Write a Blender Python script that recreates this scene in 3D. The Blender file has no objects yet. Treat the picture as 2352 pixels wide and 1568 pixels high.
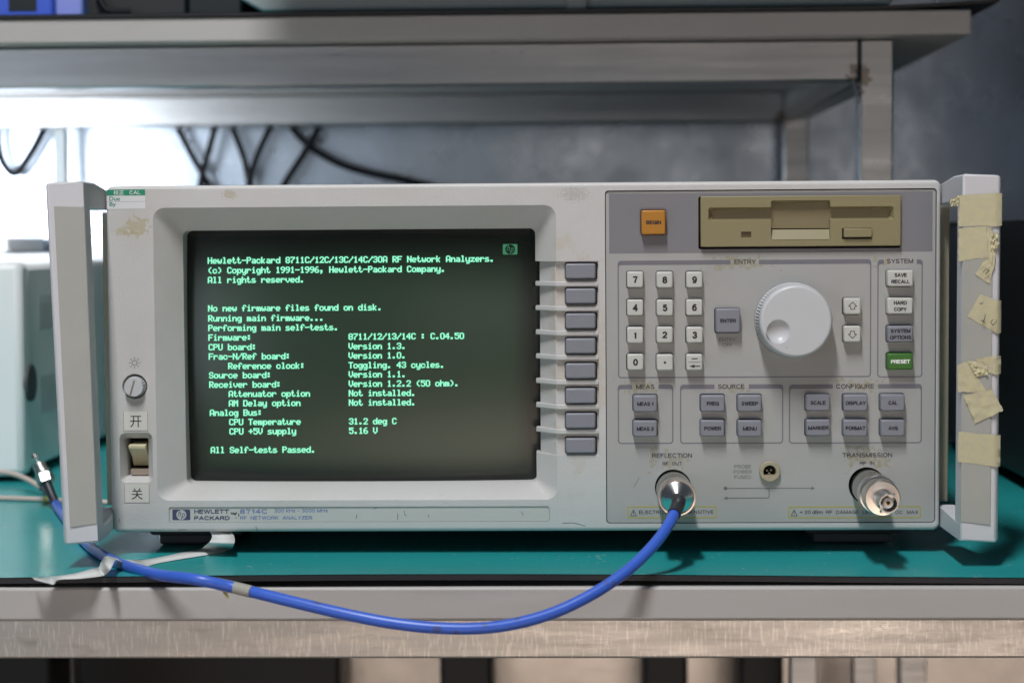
import bpy, bmesh, math, random
from mathutils import Vector, Matrix, Euler
from mathutils.geometry import tessellate_polygon
random.seed(7)
SC = bpy.context.scene
COL = SC.collection
S = 0.001                      # everything below is laid out in millimetres

# ------------------------------------------------------------------ camera
CAM_LOC = (24.68, -998.47, 163.56)
CAM_ROT = (math.radians(90 - 3.1022), math.radians(0.3977), math.radians(1.6814))
FPX = 4500.0                   # focal length in reference pixels (2352 wide)
cam_d = bpy.data.cameras.new('camera')
cam = bpy.data.objects.new('camera', cam_d); COL.objects.link(cam)
cam.location = [c * S for c in CAM_LOC]; cam.rotation_euler = CAM_ROT
cam_d.sensor_width = 36; cam_d.lens = FPX / 2352 * 36
cam_d.clip_start = 0.02; cam_d.clip_end = 50
cam_d.dof.use_dof = True; cam_d.dof.focus_distance = 0.99; cam_d.dof.aperture_fstop = 9.0
SC.camera = cam
RM = Euler(CAM_ROT, 'XYZ').to_matrix(); CL = Vector(CAM_LOC)

# ------------------------------------------------------------------ world, lamps, exposure
w = bpy.data.worlds.new('World'); SC.world = w; w.use_nodes = True
bg = w.node_tree.nodes['Background']
bg.inputs[0].default_value = (0.55, 0.66, 0.85, 1); bg.inputs[1].default_value = 0.055

def area(name, loc, target, sx, sy, power, col, spin=0.0, spread=180):
    l = bpy.data.lights.new(name, 'AREA'); l.shape = 'RECTANGLE'; l.size = sx; l.size_y = sy
    l.energy = power; l.color = col; l.spread = math.radians(spread)
    o = bpy.data.objects.new(name, l); COL.objects.link(o)
    o.location = loc
    d = Vector(target) - Vector(loc)
    o.rotation_euler = (d.to_track_quat('-Z', 'Y').to_matrix() @ Matrix.Rotation(spin, 3, 'Z')).to_euler()
    return o
area('ceiling_tube_lamp', (-0.26, -1.15, 2.05), (-0.22, 0.0, 0.0), 0.14, 0.8, 42, (0.965, 0.985, 1.0))
area('assumed_window_lamp', (-1.25, -1.6, 0.10), (-0.45, 0.8, 0.16), 1.1, 0.55, 3.8, (0.80, 0.90, 1.0))  # assumed window out of view, brightens the left of the back sheet
area('assumed_bench_lamp', (-0.64, 0.50, 0.215), (-0.45, 0.85, 0.19), 0.35, 0.09, 2.2, (0.86, 0.93, 1.0))  # assumed lamp out of view under the shelf, for the glow at far left
area('added_reflection_lamp', (0.55, -4.6, 0.28), (0.3, 0.0, 0.2), 1.3, 0.3, 3.0, (1.0, 0.92, 0.84))  # added lamp, there to reflect as a warm patch in the back sheet
area('added_floor_lamp', (0.5, -3.6, 2.0), (0.5, -3.4, -0.8), 1.2, 1.2, 120, (1.0, 0.93, 0.86), spread=75)  # added lamp, lights the floor so the bench rail reflects it warm
SC.view_settings.view_transform = 'Standard'; SC.view_settings.look = 'None'
SC.view_settings.exposure = 0.27; SC.view_settings.gamma = 1.0
SC.view_settings.use_curve_mapping = False

# ------------------------------------------------------------------ pixel helpers (reference 2352 x 1568)
def ray(px, py):
    d = Vector(((px - 1176) / FPX, -(py - 784) / FPX, -1.0))
    return RM @ d
def pt(px, py, y=0.0):
    d = ray(px, py); t = (y - CL.y) / d.y
    return CL + d * t
def pz(px, py, z=0.0):
    d = ray(px, py); t = (z - CL.z) / d.z
    return CL + d * t
def rect(px0, py0, px1, py1, y=0.0):
    mx, my = (px0 + px1) / 2, (py0 + py1) / 2
    return (pt(px0, my, y).x, pt(px1, my, y).x, pt(mx, py1, y).z, pt(mx, py0, y).z)
MMPX = 1 / 4.507

# ------------------------------------------------------------------ materials
def mat(name, col, rough=0.5, metal=0.0, bump=None, var=None, spec=0.5, emit=None, coat=0.0):
    m = bpy.data.materials.new(name); m.use_nodes = True
    nt = m.node_tree; b = nt.nodes['Principled BSDF']
    b.inputs['Base Color'].default_value = (*col, 1)
    b.inputs['Roughness'].default_value = rough; b.inputs['Metallic'].default_value = metal
    b.inputs['Specular IOR Level'].default_value = spec
    b.inputs['Coat Weight'].default_value = coat
    if emit:
        b.inputs['Emission Color'].default_value = (*emit[0], 1); b.inputs['Emission Strength'].default_value = emit[1]
    tc = nt.nodes.new('ShaderNodeTexCoord')
    if bump:
        n = nt.nodes.new('ShaderNodeTexNoise'); n.inputs['Scale'].default_value = bump[0]; n.inputs['Detail'].default_value = 4
        nt.links.new(tc.outputs['Object'], n.inputs['Vector'])
        bp = nt.nodes.new('ShaderNodeBump'); bp.inputs['Strength'].default_value = bump[1]; bp.inputs['Distance'].default_value = bump[2]
        nt.links.new(n.outputs['Fac'], bp.inputs['Height']); nt.links.new(bp.outputs['Normal'], b.inputs['Normal'])
    if var:   # (scale xyz, amount, second colour)
        mp = nt.nodes.new('ShaderNodeMapping'); mp.inputs['Scale'].default_value = var[0]
        nt.links.new(tc.outputs['Object'], mp.inputs['Vector'])
        n = nt.nodes.new('ShaderNodeTexNoise'); n.inputs['Scale'].default_value = 1; n.inputs['Detail'].default_value = 6
        n.inputs['Roughness'].default_value = 0.65
        nt.links.new(mp.outputs[0], n.inputs['Vector'])
        rmp = nt.nodes.new('ShaderNodeValToRGB')
        rmp.color_ramp.elements[0].position = 0.5 - var[1]; rmp.color_ramp.elements[1].position = 0.5 + var[1]
        rmp.color_ramp.elements[0].color = (*col, 1); rmp.color_ramp.elements[1].color = (*var[2], 1)
        nt.links.new(n.outputs['Fac'], rmp.inputs['Fac']); nt.links.new(rmp.outputs['Color'], b.inputs['Base Color'])
        if len(var) > 3:
            mr = nt.nodes.new('ShaderNodeMapRange'); mr.inputs['To Min'].default_value = var[3][0]; mr.inputs['To Max'].default_value = var[3][1]
            mr.inputs['From Min'].default_value = 0.3; mr.inputs['From Max'].default_value = 0.7
            nt.links.new(n.outputs['Fac'], mr.inputs['Value']); nt.links.new(mr.outputs[0], b.inputs['Roughness'])
    return m

def add_stain(m, center, radius, col, thr=0.5, nscale=(120, 120, 120), soft=0.06, amount=0.8, boxy=False):
    """a patch of its own shape (residue, scuff): an ellipse in X,Z broken up by noise, mixed over the base colour"""
    nt = m.node_tree; b = nt.nodes['Principled BSDF']; N = nt.nodes.new; L = nt.links.new
    tc = N('ShaderNodeTexCoord'); sep = N('ShaderNodeSeparateXYZ'); L(tc.outputs['Object'], sep.inputs[0])
    def ax(out, c, r):
        s = N('ShaderNodeMath'); s.operation = 'SUBTRACT'; L(out, s.inputs[0]); s.inputs[1].default_value = c * S
        d = N('ShaderNodeMath'); d.operation = 'DIVIDE'; L(s.outputs[0], d.inputs[0]); d.inputs[1].default_value = r * S
        a = N('ShaderNodeMath'); a.operation = 'ABSOLUTE'; L(d.outputs[0], a.inputs[0])
        return a.outputs[0]
    a, c = ax(sep.outputs[0], center[0], radius[0]), ax(sep.outputs[2], center[1], radius[1])
    if boxy:
        mx = N('ShaderNodeMath'); mx.operation = 'MAXIMUM'; L(a, mx.inputs[0]); L(c, mx.inputs[1]); dist = mx.outputs[0]
    else:
        p = N('ShaderNodeMath'); p.operation = 'POWER'; L(a, p.inputs[0]); p.inputs[1].default_value = 2
        q = N('ShaderNodeMath'); q.operation = 'POWER'; L(c, q.inputs[0]); q.inputs[1].default_value = 2
        ad = N('ShaderNodeMath'); ad.operation = 'ADD'; L(p.outputs[0], ad.inputs[0]); L(q.outputs[0], ad.inputs[1]); dist = ad.outputs[0]
    n = N('ShaderNodeTexNoise'); n.inputs['Scale'].default_value = nscale[0]; n.inputs['Detail'].default_value = 5
    L(tc.outputs['Object'], n.inputs['Vector'])
    am = N('ShaderNodeMath'); am.operation = 'MULTIPLY_ADD'; L(n.outputs['Fac'], am.inputs[0]); am.inputs[1].default_value = 2.6; am.inputs[2].default_value = -0.8
    mu = N('ShaderNodeMath'); mu.operation = 'MULTIPLY_ADD'; L(dist, mu.inputs[0]); mu.inputs[1].default_value = -0.4; L(am.outputs[0], mu.inputs[2])
    mr = N('ShaderNodeMapRange'); mr.inputs['From Min'].default_value = thr - 0.4; mr.inputs['From Max'].default_value = thr - 0.4 + soft
    mr.inputs['To Max'].default_value = amount
    L(mu.outputs[0], mr.inputs['Value'])
    mix = N('ShaderNodeMix'); mix.data_type = 'RGBA'
    src = b.inputs['Base Color']
    if src.is_linked:
        L(src.links[0].from_socket, mix.inputs[6])
    else:
        mix.inputs[6].default_value = src.default_value
    mix.inputs[7].default_value = (*col, 1); L(mr.outputs[0], mix.inputs[0]); L(mix.outputs[2], src)

def add_specks(m, scale, lo, hi, col, amount=0.8):
    nt = m.node_tree; b = nt.nodes['Principled BSDF']; N = nt.nodes.new; L = nt.links.new
    tc = N('ShaderNodeTexCoord'); v = N('ShaderNodeTexVoronoi'); v.inputs['Scale'].default_value = scale; L(tc.outputs['Object'], v.inputs['Vector'])
    n = N('ShaderNodeTexNoise'); n.inputs['Scale'].default_value = scale * .21; L(tc.outputs['Object'], n.inputs['Vector'])
    ad = N('ShaderNodeMath'); ad.operation = 'SUBTRACT'; L(n.outputs['Fac'], ad.inputs[0]); L(v.outputs['Distance'], ad.inputs[1])
    mr = N('ShaderNodeMapRange'); mr.inputs['From Min'].default_value = lo; mr.inputs['From Max'].default_value = hi; mr.inputs['To Max'].default_value = amount; L(ad.outputs[0], mr.inputs['Value'])
    mix = N('ShaderNodeMix'); mix.data_type = 'RGBA'; src = b.inputs['Base Color']
    if src.is_linked: L(src.links[0].from_socket, mix.inputs[6])
    else: mix.inputs[6].default_value = src.default_value
    mix.inputs[7].default_value = (*col, 1); L(mr.outputs[0], mix.inputs[0]); L(mix.outputs[2], src)
M = {}
M['bezel'] = mat('bezel_plastic', (0.545, 0.533, 0.53), 0.5, bump=(900, 0.35, 0.0004), var=((22, 22, 22), 0.22, (0.505, 0.488, 0.468)))
M['recess'] = M['bezel']
M['panel'] = mat('panel_film', (0.375, 0.368, 0.36), 0.42, bump=(1500, 0.12, 0.0002), var=((28, 28, 28), 0.25, (0.35, 0.342, 0.33)))
M['panel_dark'] = mat('panel_print_dark', (0.195, 0.19, 0.205), 0.42)
M['print_grey'] = mat('print_grey', (0.16, 0.155, 0.18), 0.5)
M['print_mid'] = mat('print_mid_grey', (0.15, 0.15, 0.155), 0.5)
M['print_black'] = mat('print_black', (0.014, 0.013, 0.022), 0.5)
M['print_yellow'] = mat('print_yellow', (0.42, 0.36, 0.03), 0.5)
M['print_navy'] = mat('print_navy', (0.055, 0.06, 0.12), 0.5)
M['print_blue'] = mat('print_blue', (0.13, 0.18, 0.38), 0.5)
M['print_white'] = mat('print_white', (0.8, 0.82, 0.8), 0.5)
M['print_green'] = mat('print_green', (0.02, 0.25, 0.15), 0.5)
M['black'] = mat('black_gap', (0.006, 0.006, 0.007), 0.7)
M['key_light'] = mat('key_ivory', (0.53, 0.52, 0.485), 0.4)
M['key_grey'] = mat('key_grey', (0.215, 0.215, 0.25), 0.42)
M['key_orange'] = mat('key_orange', (0.42, 0.175, 0.018), 0.4)
M['key_green'] = mat('key_green', (0.04, 0.145, 0.02), 0.4)
M['drive'] = mat('drive_beige', (0.245, 0.208, 0.11), 0.45, bump=(1200, 0.15, 0.0002))
M['drive_inner'] = mat('drive_flap', (0.205, 0.168, 0.09), 0.45)
M['drive_smoke'] = mat('drive_smoke', (0.09, 0.06, 0.02), 0.3)
M['knob'] = mat('knob_white', (0.53, 0.53, 0.545), 0.35)
M['cream'] = mat('cream_plastic', (0.55, 0.50, 0.33), 0.45)
M['socket'] = mat('socket_beige', (0.36, 0.31, 0.21), 0.45)
M['handle'] = mat('handle_paint', (0.57, 0.56, 0.585), 0.5, bump=(900, 0.3, 0.0003))
M['inlay'] = mat('handle_inlay', (0.38, 0.375, 0.35), 0.5, var=((40, 40, 40), 0.2, (0.355, 0.35, 0.32)))
M['strip'] = mat('side_trim', (0.36, 0.335, 0.26), 0.5, var=((30, 30, 18), 0.2, (0.31, 0.28, 0.21)))
M['cover'] = mat('cover_paint', (0.5, 0.49, 0.46), 0.5)
M['foot'] = mat('foot_grey', (0.07, 0.07, 0.075), 0.6)
M['glass'] = mat('screen_glass', (0.023, 0.044, 0.027), 0.26, spec=0.5, bump=(2600, 0.06, 0.0001))
M['phosphor'] = mat('phosphor_bright', (0.02, 0.05, 0.03), 0.4, emit=((0.30, 0.90, 0.60), 1.0))
M['glow_halo'] = mat('glow_halo', (0.02, 0.05, 0.03), 0.4, emit=((0.03, 0.33, 0.15), 0.55))  # dim green for the glow painted around the letters
M['phosphor_dim'] = mat('phosphor_dim', (0.02, 0.05, 0.03), 0.4, emit=((0.035, 0.20, 0.105), 0.75))
M['sticker'] = mat('sticker_paper', (0.62, 0.61, 0.56), 0.5)
M['sticker_white'] = mat('sticker_white', (0.70, 0.70, 0.72), 0.4)
M['nickel'] = mat('nickel', (0.80, 0.79, 0.77), 0.22, 1.0)
M['nickel_warm'] = mat('nickel_warm_reflection', (0.80, 0.72, 0.66), 0.28, 1.0)  # nickel with the warm floor reflection tinted into its colour
M['nickel_dull'] = mat('nickel_dull', (0.62, 0.61, 0.58), 0.36, 1.0)
M['gold'] = mat('gold_contact', (0.8, 0.5, 0.15), 0.25, 1.0)
M['ptfe'] = mat('ptfe', (0.6, 0.58, 0.55), 0.5)
M['boot'] = mat('black_boot', (0.022, 0.024, 0.03), 0.42)
M['blue_jacket'] = mat('blue_jacket', (0.045, 0.13, 0.58), 0.36, var=((90, 90, 90), 0.16, (0.04, 0.115, 0.56)))
M['tape'] = mat('masking_tape', (0.60, 0.53, 0.29), 0.7, spec=0.3, bump=(260, 0.25, 0.0005), var=((300, 300, 300), 0.3, (0.46, 0.43, 0.34)))
M['tape_white'] = mat('white_tape', (0.62, 0.62, 0.60), 0.85, spec=0.2, bump=(300, 0.1, 0.0003))
M['mat_green'] = mat('mat_green', (0.018, 0.30, 0.305), 0.25, spec=0.8, bump=(1400, 0.12, 0.0002), var=((5, 16, 5), 0.25, (0.026, 0.36, 0.365)))
M['mat_black'] = mat('mat_rubber_black', (0.012, 0.012, 0.016), 0.55)
M['board'] = mat('laminate_board', (0.44, 0.42, 0.41), 0.5, var=((7, 7, 30), 0.22, (0.40, 0.375, 0.36)))
M['galv'] = mat('galvanised_tube', (0.52, 0.52, 0.525), 0.33, 1.0, bump=(60, 0.08, 0.0015), var=((7, 40, 120), 0.3, (0.40, 0.40, 0.405), (0.26, 0.40)))
M['galv_bench'] = mat('galvanised_bench_rail', (0.50, 0.49, 0.475), 0.33, 1.0, bump=(500, 0.2, 0.0003), var=((16, 60, 140), 0.3, (0.39, 0.38, 0.37), (0.26, 0.40)))
M['sheet'] = mat('steel_sheet', (0.44, 0.485, 0.55), 0.3, 1.0, bump=(6, 0.25, 0.008), var=((24, 24, 24), 0.28, (0.37, 0.415, 0.48), (0.24, 0.34)))
M['weld'] = mat('weld_bead', (0.2, 0.2, 0.22), 0.35, 1.0)
M['rust'] = mat('rust', (0.18, 0.10, 0.02), 0.8)
M['cable_black'] = mat('cable_black', (0.005, 0.005, 0.007), 0.5, spec=0.15)
M['cable_beige'] = mat('cable_beige', (0.58, 0.47, 0.42), 0.4, bump=(900, 0.4, 0.0004))
M['white_case'] = mat('white_case', (0.84, 0.85, 0.85), 0.45)
M['grey_case'] = mat('grey_case', (0.28, 0.31, 0.32), 0.5)
M['blue_case'] = mat('blue_case', (0.05, 0.10, 0.55), 0.45)
M['lilac_case'] = mat('lilac_case', (0.24, 0.26, 0.65), 0.45)
M['dark_case'] = mat('dark_case', (0.02, 0.018, 0.018), 0.5)
M['black_case'] = mat('black_case', (0.006, 0.007, 0.008), 0.55)
M['floor'] = mat('floor_tile', (0.42, 0.36, 0.315), 0.5)
M['under'] = mat('under_panel', (0.70, 0.66, 0.62), 0.28, 1.0, bump=(30, 0.15, 0.004), var=((14, 14, 14), 0.25, (0.52, 0.48, 0.45)))
M['ink'] = mat('ink', (0.015, 0.015, 0.02), 0.5)
M['dirt'] = mat('dirt', (0.05, 0.045, 0.035), 0.8)

add_specks(M['mat_green'], 170, 0.44, 0.50, (0.35, 0.45, 0.42), 0.75)
add_specks(M['blue_jacket'], 140, 0.30, 0.45, (0.06, 0.08, 0.22), 0.8)
add_specks(M['bezel'], 420, 0.57, 0.62, (0.22, 0.20, 0.17), 0.6)
add_specks(M['panel'], 420, 0.57, 0.62, (0.20, 0.18, 0.15), 0.6)
def add_ticks(m, scale, lo, hi, col, amount):
    nt = m.node_tree; b = nt.nodes['Principled BSDF']; N = nt.nodes.new; L = nt.links.new
    tc = N('ShaderNodeTexCoord'); mp = N('ShaderNodeMapping'); mp.inputs['Scale'].default_value = scale; L(tc.outputs['Object'], mp.inputs['Vector'])
    n = N('ShaderNodeTexNoise'); n.inputs['Scale'].default_value = 1; n.inputs['Detail'].default_value = 3; L(mp.outputs[0], n.inputs['Vector'])
    mr = N('ShaderNodeMapRange'); mr.inputs['From Min'].default_value = lo; mr.inputs['From Max'].default_value = hi; mr.inputs['To Max'].default_value = amount; L(n.outputs['Fac'], mr.inputs['Value'])
    mix = N('ShaderNodeMix'); mix.data_type = 'RGBA'; src = b.inputs['Base Color']; L(src.links[0].from_socket, mix.inputs[6])
    mix.inputs[7].default_value = (*col, 1); L(mr.outputs[0], mix.inputs[0]); L(mix.outputs[2], src)
add_ticks(M['galv_bench'], (850, 50, 130), 0.52, 0.72, (0.70, 0.685, 0.66), 0.6)
add_ticks(M['galv_bench'], (45, 50, 110), 0.62, 0.78, (0.26, 0.235, 0.21), 0.6)
add_ticks(M['sheet'], (60, 60, 9), 0.52, 0.75, (0.55, 0.61, 0.70), 0.3)
add_specks(M['board'], 120, 0.55, 0.60, (0.25, 0.23, 0.21), 0.6)
# ------------------------------------------------------------------ mesh helper
class MB:
    def __init__(self): self.v = []; self.f = []
    def add(self, vs, fs):
        o = len(self.v); self.v += [tuple(p) for p in vs]; self.f += [tuple(i + o for i in f) for f in fs]; return self
    def box(self, x0, x1, y0, y1, z0, z1):
        vs = [(x0, y0, z0), (x1, y0, z0), (x1, y1, z0), (x0, y1, z0), (x0, y0, z1), (x1, y0, z1), (x1, y1, z1), (x0, y1, z1)]
        return self.add(vs, [(0, 3, 2, 1), (4, 5, 6, 7), (0, 1, 5, 4), (1, 2, 6, 5), (2, 3, 7, 6), (3, 0, 4, 7)])
    def loft(self, rings, cap0=False, cap1=False, closed=True, skip=None):
        n = len(rings[0]); vs = [p for r in rings for p in r]; fs = []
        for k in range(len(rings) - 1):
            for i in range(n if closed else n - 1):
                if skip and skip(k, i): continue
                j = (i + 1) % n
                fs.append((k * n + i, k * n + j, (k + 1) * n + j, (k + 1) * n + i))
        if cap0: fs.append(tuple(range(n))[::-1])
        if cap1: fs.append(tuple((len(rings) - 1) * n + i for i in range(n)))
        return self.add(vs, fs)
    def plate(self, outer, holes, y, flip=False):
        """flat face in the XZ plane at depth y, with holes, facing -Y"""
        loops = [[Vector((p[0], p[1], 0)) for p in outer]] + [[Vector((p[0], p[1], 0)) for p in h] for h in holes]
        tris = tessellate_polygon(loops); flat = [p for l in loops for p in l]
        vs = [(p.x, y, p.y) for p in flat]; fs = []
        for t in tris:
            a, b, c = (flat[i] for i in t)
            s = (b - a).cross(c - a).z
            fs.append(tuple(t) if s > 0 else tuple(reversed(t)))
        return self.add(vs, fs)
    def lathe(self, prof, cx, cz, n=48, teeth=None):
        """profile of (radius, y) round the Y axis through (cx, cz)"""
        rings = []
        for k, (r, y) in enumerate(prof):
            ring = []
            for i in range(n):
                a = 2 * math.pi * i / n; rr_ = r
                if teeth and teeth[0] <= k <= teeth[1] and i % 2: rr_ = r - teeth[2]
                ring.append((cx + rr_ * math.cos(a), y, cz + rr_ * math.sin(a)))
            rings.append(ring)
        return self.loft(rings)
    def disc(self, cx, cz, r, y, n=48):
        return self.plate([(cx + r * math.cos(2 * math.pi * i / n), cz + r * math.sin(2 * math.pi * i / n)) for i in range(n)], [], y)
    def tube(self, path, r, n=12, cap=True):
        P = [Vector(p) for p in path]; rings = []
        T = [(P[min(i + 1, len(P) - 1)] - P[max(i - 1, 0)]).normalized() for i in range(len(P))]
        up = Vector((0, 0, 1)) if abs(T[0].z) < 0.9 else Vector((1, 0, 0))
        nn = (up - T[0] * up.dot(T[0])).normalized()
        for i, p in enumerate(P):
            nn = (nn - T[i] * nn.dot(T[i])).normalized(); bb = T[i].cross(nn)
            rad = r(i / (len(P) - 1)) if callable(r) else r
            rings.append([p + (nn * math.cos(2 * math.pi * k / n) + bb * math.sin(2 * math.pi * k / n)) * rad for k in range(n)])
        return self.loft(rings, cap, cap)
    def prism_x(self, poly_yz, x0, x1):
        n = len(poly_yz)
        return self.loft([[(x0, y, z) for y, z in poly_yz], [(x1, y, z) for y, z in poly_yz]], True, True)
    def prism_z(self, poly_xy, z0, z1):
        return self.loft([[(x, y, z0) for x, y in poly_xy], [(x, y, z1) for x, y in poly_xy]], True, True)
    def hull(self, pts):
        bm = bmesh.new()
        for p in pts: bm.verts.new(p)
        bmesh.ops.convex_hull(bm, input=bm.verts); bm.verts.index_update()
        self.add([v.co[:] for v in bm.verts], [tuple(v.index for v in f.verts) for f in bm.faces]); bm.free(); return self
    def build(self, name, m, parent=None, smooth=35, origin=None, bevel=None, fix=True):
        o = Vector(origin) if origin is not None else Vector((0, 0, 0))
        me = bpy.data.meshes.new(name)
        me.from_pydata([tuple((Vector(p) - o) * S) for p in self.v], [], self.f)
        if fix:
            bm = bmesh.new(); bm.from_mesh(me)
            bmesh.ops.remove_doubles(bm, verts=bm.verts, dist=1e-7)
            bmesh.ops.recalc_face_normals(bm, faces=bm.faces); bm.to_mesh(me); bm.free()
        if smooth:
            me.shade_smooth(); me.set_sharp_from_angle(angle=math.radians(smooth))
        me.materials.append(M[m] if isinstance(m, str) else m)
        return put(name, me, parent, o, bevel)

def put(name, me, parent=None, o=Vector((0, 0, 0)), bevel=None):
    ob = bpy.data.objects.new(name, me); COL.objects.link(ob)
    ob.location = Vector(o) * S
    if parent is not None:
        ob.parent = parent; ob.matrix_parent_inverse = Matrix.Translation(-world_loc(parent))
    if bevel:
        b = ob.modifiers.new('bevel', 'BEVEL'); b.width = bevel * S; b.segments = 2; b.limit_method = 'ANGLE'; b.angle_limit = math.radians(40)
    return ob
def world_loc(o): return Vector(o.location)
def thing(name, loc, label, cat, group=None):
    o = bpy.data.objects.new(name, None); COL.objects.link(o); o.location = Vector(loc) * S
    o.empty_display_size = 0.02
    return tag(o, label, cat, group)
def tag(o, label, cat, group=None):
    o['label'] = label; o['category'] = cat
    if group: o['group'] = group
    return o
def struct(o):
    o['kind'] = 'structure'; return o

def rr(x0, x1, z0, z1, r, n=5):
    out = []
    for cx, cz, a0 in ((x1 - r, z0 + r, -90), (x1 - r, z1 - r, 0), (x0 + r, z1 - r, 90), (x0 + r, z0 + r, 180)):
        for i in range(n + 1):
            a = math.radians(a0 + 90 * i / n); out.append((cx + r * math.cos(a), cz + r * math.sin(a)))
    return out
def ring3(o2, y): return [(x, y, z) for x, z in o2]
def circ(cx, cz, r, n=40): return [(cx + r * math.cos(2 * math.pi * i / n), cz + r * math.sin(2 * math.pi * i / n)) for i in range(n)]
def catmull(P, k=8):
    P = [Vector(p) for p in P]; out = []
    for i in range(len(P) - 1):
        a, b, c, d = P[max(i - 1, 0)], P[i], P[i + 1], P[min(i + 2, len(P) - 1)]
        for j in range(k):
            t = j / k
            out.append(0.5 * ((2 * b) + (c - a) * t + (2 * a - 5 * b + 4 * c - d) * t * t + (3 * b - a - 3 * c + d) * t ** 3))
    out.append(P[-1]); return out

# text -> flat mesh, fitted to width/height in mm, centred on (x, z)
_tc = {}
def text_mesh(body, offset=0.0, shear=0.0):
    key = (body, offset, shear)
    if key in _tc: return _tc[key]
    cu = bpy.data.curves.new('text_tmp', 'FONT'); cu.body = body; cu.size = 1.0; cu.offset = offset; cu.shear = shear; cu.resolution_u = 3
    ob = bpy.data.objects.new('text_tmp', cu); COL.objects.link(ob)
    dg = bpy.context.evaluated_depsgraph_get()
    me = bpy.data.meshes.new_from_object(ob.evaluated_get(dg))
    vs = [v.co[:] for v in me.vertices]; fs = [tuple(p.vertices) for p in me.polygons]
    bpy.data.objects.remove(ob); bpy.data.curves.remove(cu); bpy.data.meshes.remove(me)
    _tc[key] = (vs, fs); return vs, fs
def _arc(cx, cy, rx, ry, a0, a1, n=10):
    return [(cx + rx * math.cos(math.radians(a0 + (a1 - a0) * i / n)), cy + ry * math.sin(math.radians(a0 + (a1 - a0) * i / n))) for i in range(n + 1)]
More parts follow.
